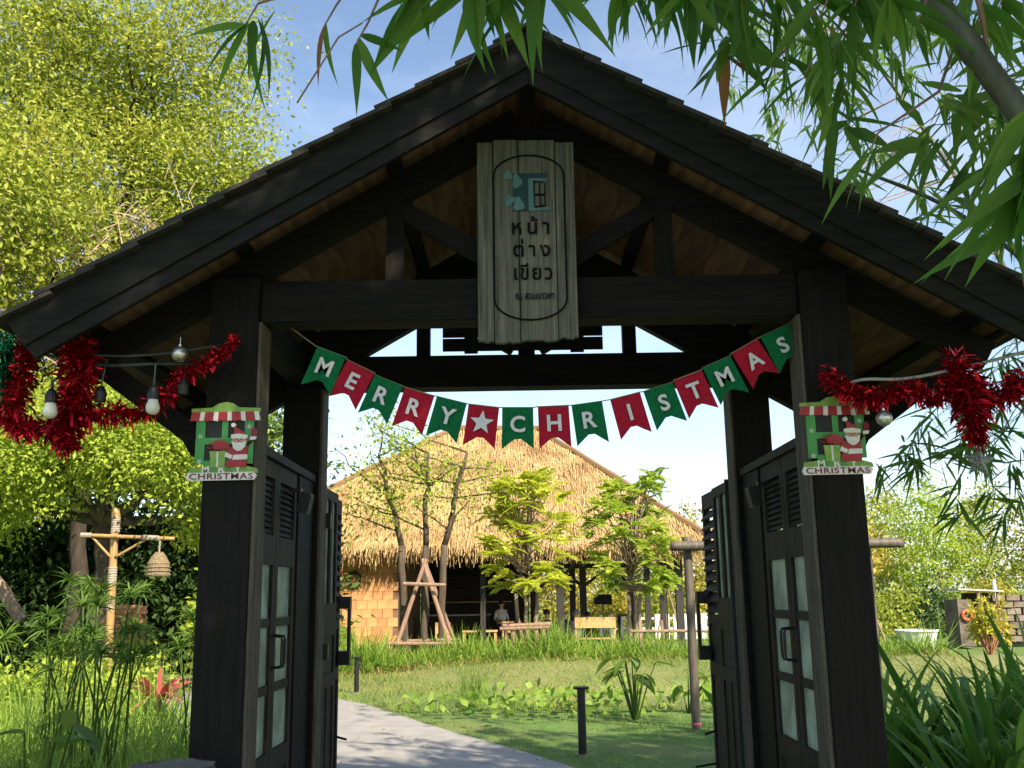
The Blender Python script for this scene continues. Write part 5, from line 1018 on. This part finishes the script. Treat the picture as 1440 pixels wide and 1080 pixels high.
mb = MB(); mb.tube([(-5.0,13.93,2.14),(-5.0,13.93,2.345)], .012, 6); mb.build('cord', M['rope'], BK)
BP = thing('brick_pier', (-6.9,17.6,0), 'clay brick pier behind the papyrus near the bamboo lamp', 'pier')
mb = MB(); mb.box((0,0,0), (.245,.12,.07)); me_k = mb.mesh('brick', mats=[M['terracotta']]); one('core', M['mortar'], BP, 'span', (-7.25,17.52,-.1), (-6.5,17.72,1.42))
for r__ in range(19):
    for k in range(3): o = link('brick', me_k, None, BP); o.location = (-.225+k*.255+(.06 if r__%2 else -.02), -.06+random.uniform(-.004,.004), .0+r__*.078)
TB = thing('planter_tub', (8.5,22,0), 'white flared plastic tub on the far lawn', 'tub')
mb = MB(); pr = [(.30,.10),(.34,.3),(.42,.62),(.45,.63),(.45,.66),(.41,.66),(.33,.3),(0,.28)]; mb.lathe((8.5,22,0), pr, 20); mb.build('bowl', M['white'], TB); mb = MB(); mb.lathe((8.5,22,0), [(.25,-.05),(.25,.1),(.3,.105)], 16); mb.build('foot', M['stone'], TB)
SW = thing('stone_wall', (17,30,0), 'grey stone block garden wall across the far lawn', 'wall'); one('core', M['stone'], SW, 'span', (13.9,30.06,-.1), (24,30.3,1.22))
mb = MB(); mb.box((0,0,0), (.40,.14,.178)); me_st = mb.mesh('stone', mats=[M['stone']])
for r__ in range(7):
    for k in range(24):
        o = link('stone', me_st, None, SW); o.location = (14.1+k*.42+(.2 if r__%2 else 0)-17, random.uniform(-.03,.03), r__*.195+.06); o.scale = (random.uniform(.8,1.03), 1, random.uniform(.85,1.02)); o.rotation_euler = (0, random.uniform(-.03,.03), random.uniform(-.05,.05))
SH = thing('garden_shed', (13.3,29.5,0), 'small dark shed with flat roof at the end of the stone wall', 'shed')
one('wall', M['stone'], SH, 'span', (12.6,29.3,-.1), (13.0,30.2,1.2)); one('back_wall', M['inside'], SH, 'span', (13.12,30.0,-.1), (13.85,30.2,1.38)); one('roof', M['wcable'], SH, 'box', (13.25,29.7,1.46), (1.3,1.1,.05), Matrix.Rotation(R(3),3,'Y'))
for x in (13.2,13.75): mb = MB(); mb.tube([(x,29.25,-.1),(x,29.25,1.43)], .045, 8); mb.build('post', M['rawpole'], SH)
mb = MB(); mb.tube([(12.82+.13*math.cos(a:=2*math.pi*k/20), 29.24, .76+.13*math.sin(a)) for k in range(21)], .04, 8, False); RB = mb.build('life_ring', M['orange'], None, (12.82,29.24,.63)); tag(RB, 'orange life ring hung on the small dark shed', 'life ring')
mb = MB()
for k in range(4): a = .8+k*1.571; mb.lathe((12.82+.13*math.cos(a),29.24,.76+.13*math.sin(a)), [(0,-.046),(.046,0),(0,.046)], 8)
mb.build('white_band', M['white'], RB)
mb = MB(); mb.tube([(13.98,29.7,-.1),(13.90,29.7,1.75)], .05, 8); tag(mb.build('pale_pole', M['white'], None, (13.98,29.7,0)), 'pale leaning pole in front of the stone wall', 'pole')
for x, y, h_, lab in ((8.35,24.5,1.5,'pole tripod bracing a tree behind the white tub'),(4.9,33.5,1.9,'pole tripod seen past the corner post of the hall')):
    T = thing('tree_stake', (x,y,0), lab, 'tree stake', 'tree stakes')
    for dx, dy in ((-.45,-.2),(.45,-.15),(.05,.4)): mb = MB(); mb.tube([(x+dx,y+dy,-.1),(x-.06*dx,y,h_)], .03, 7); mb.build('pole', M['rawpole'], T)
WF = thing('white_fence', (5,36.5,0), 'low white rail fence beyond the open hall', 'fence')
for k in range(14): one('picket', M['white'], WF, 'span', (2.9+k*.33,36.45,-.1), (3.08+k*.33,36.49,.78))
for z in (.25,.6): one('rail', M['white'], WF, 'span', (2.8,36.495,z), (7.5,36.53,z+.07))
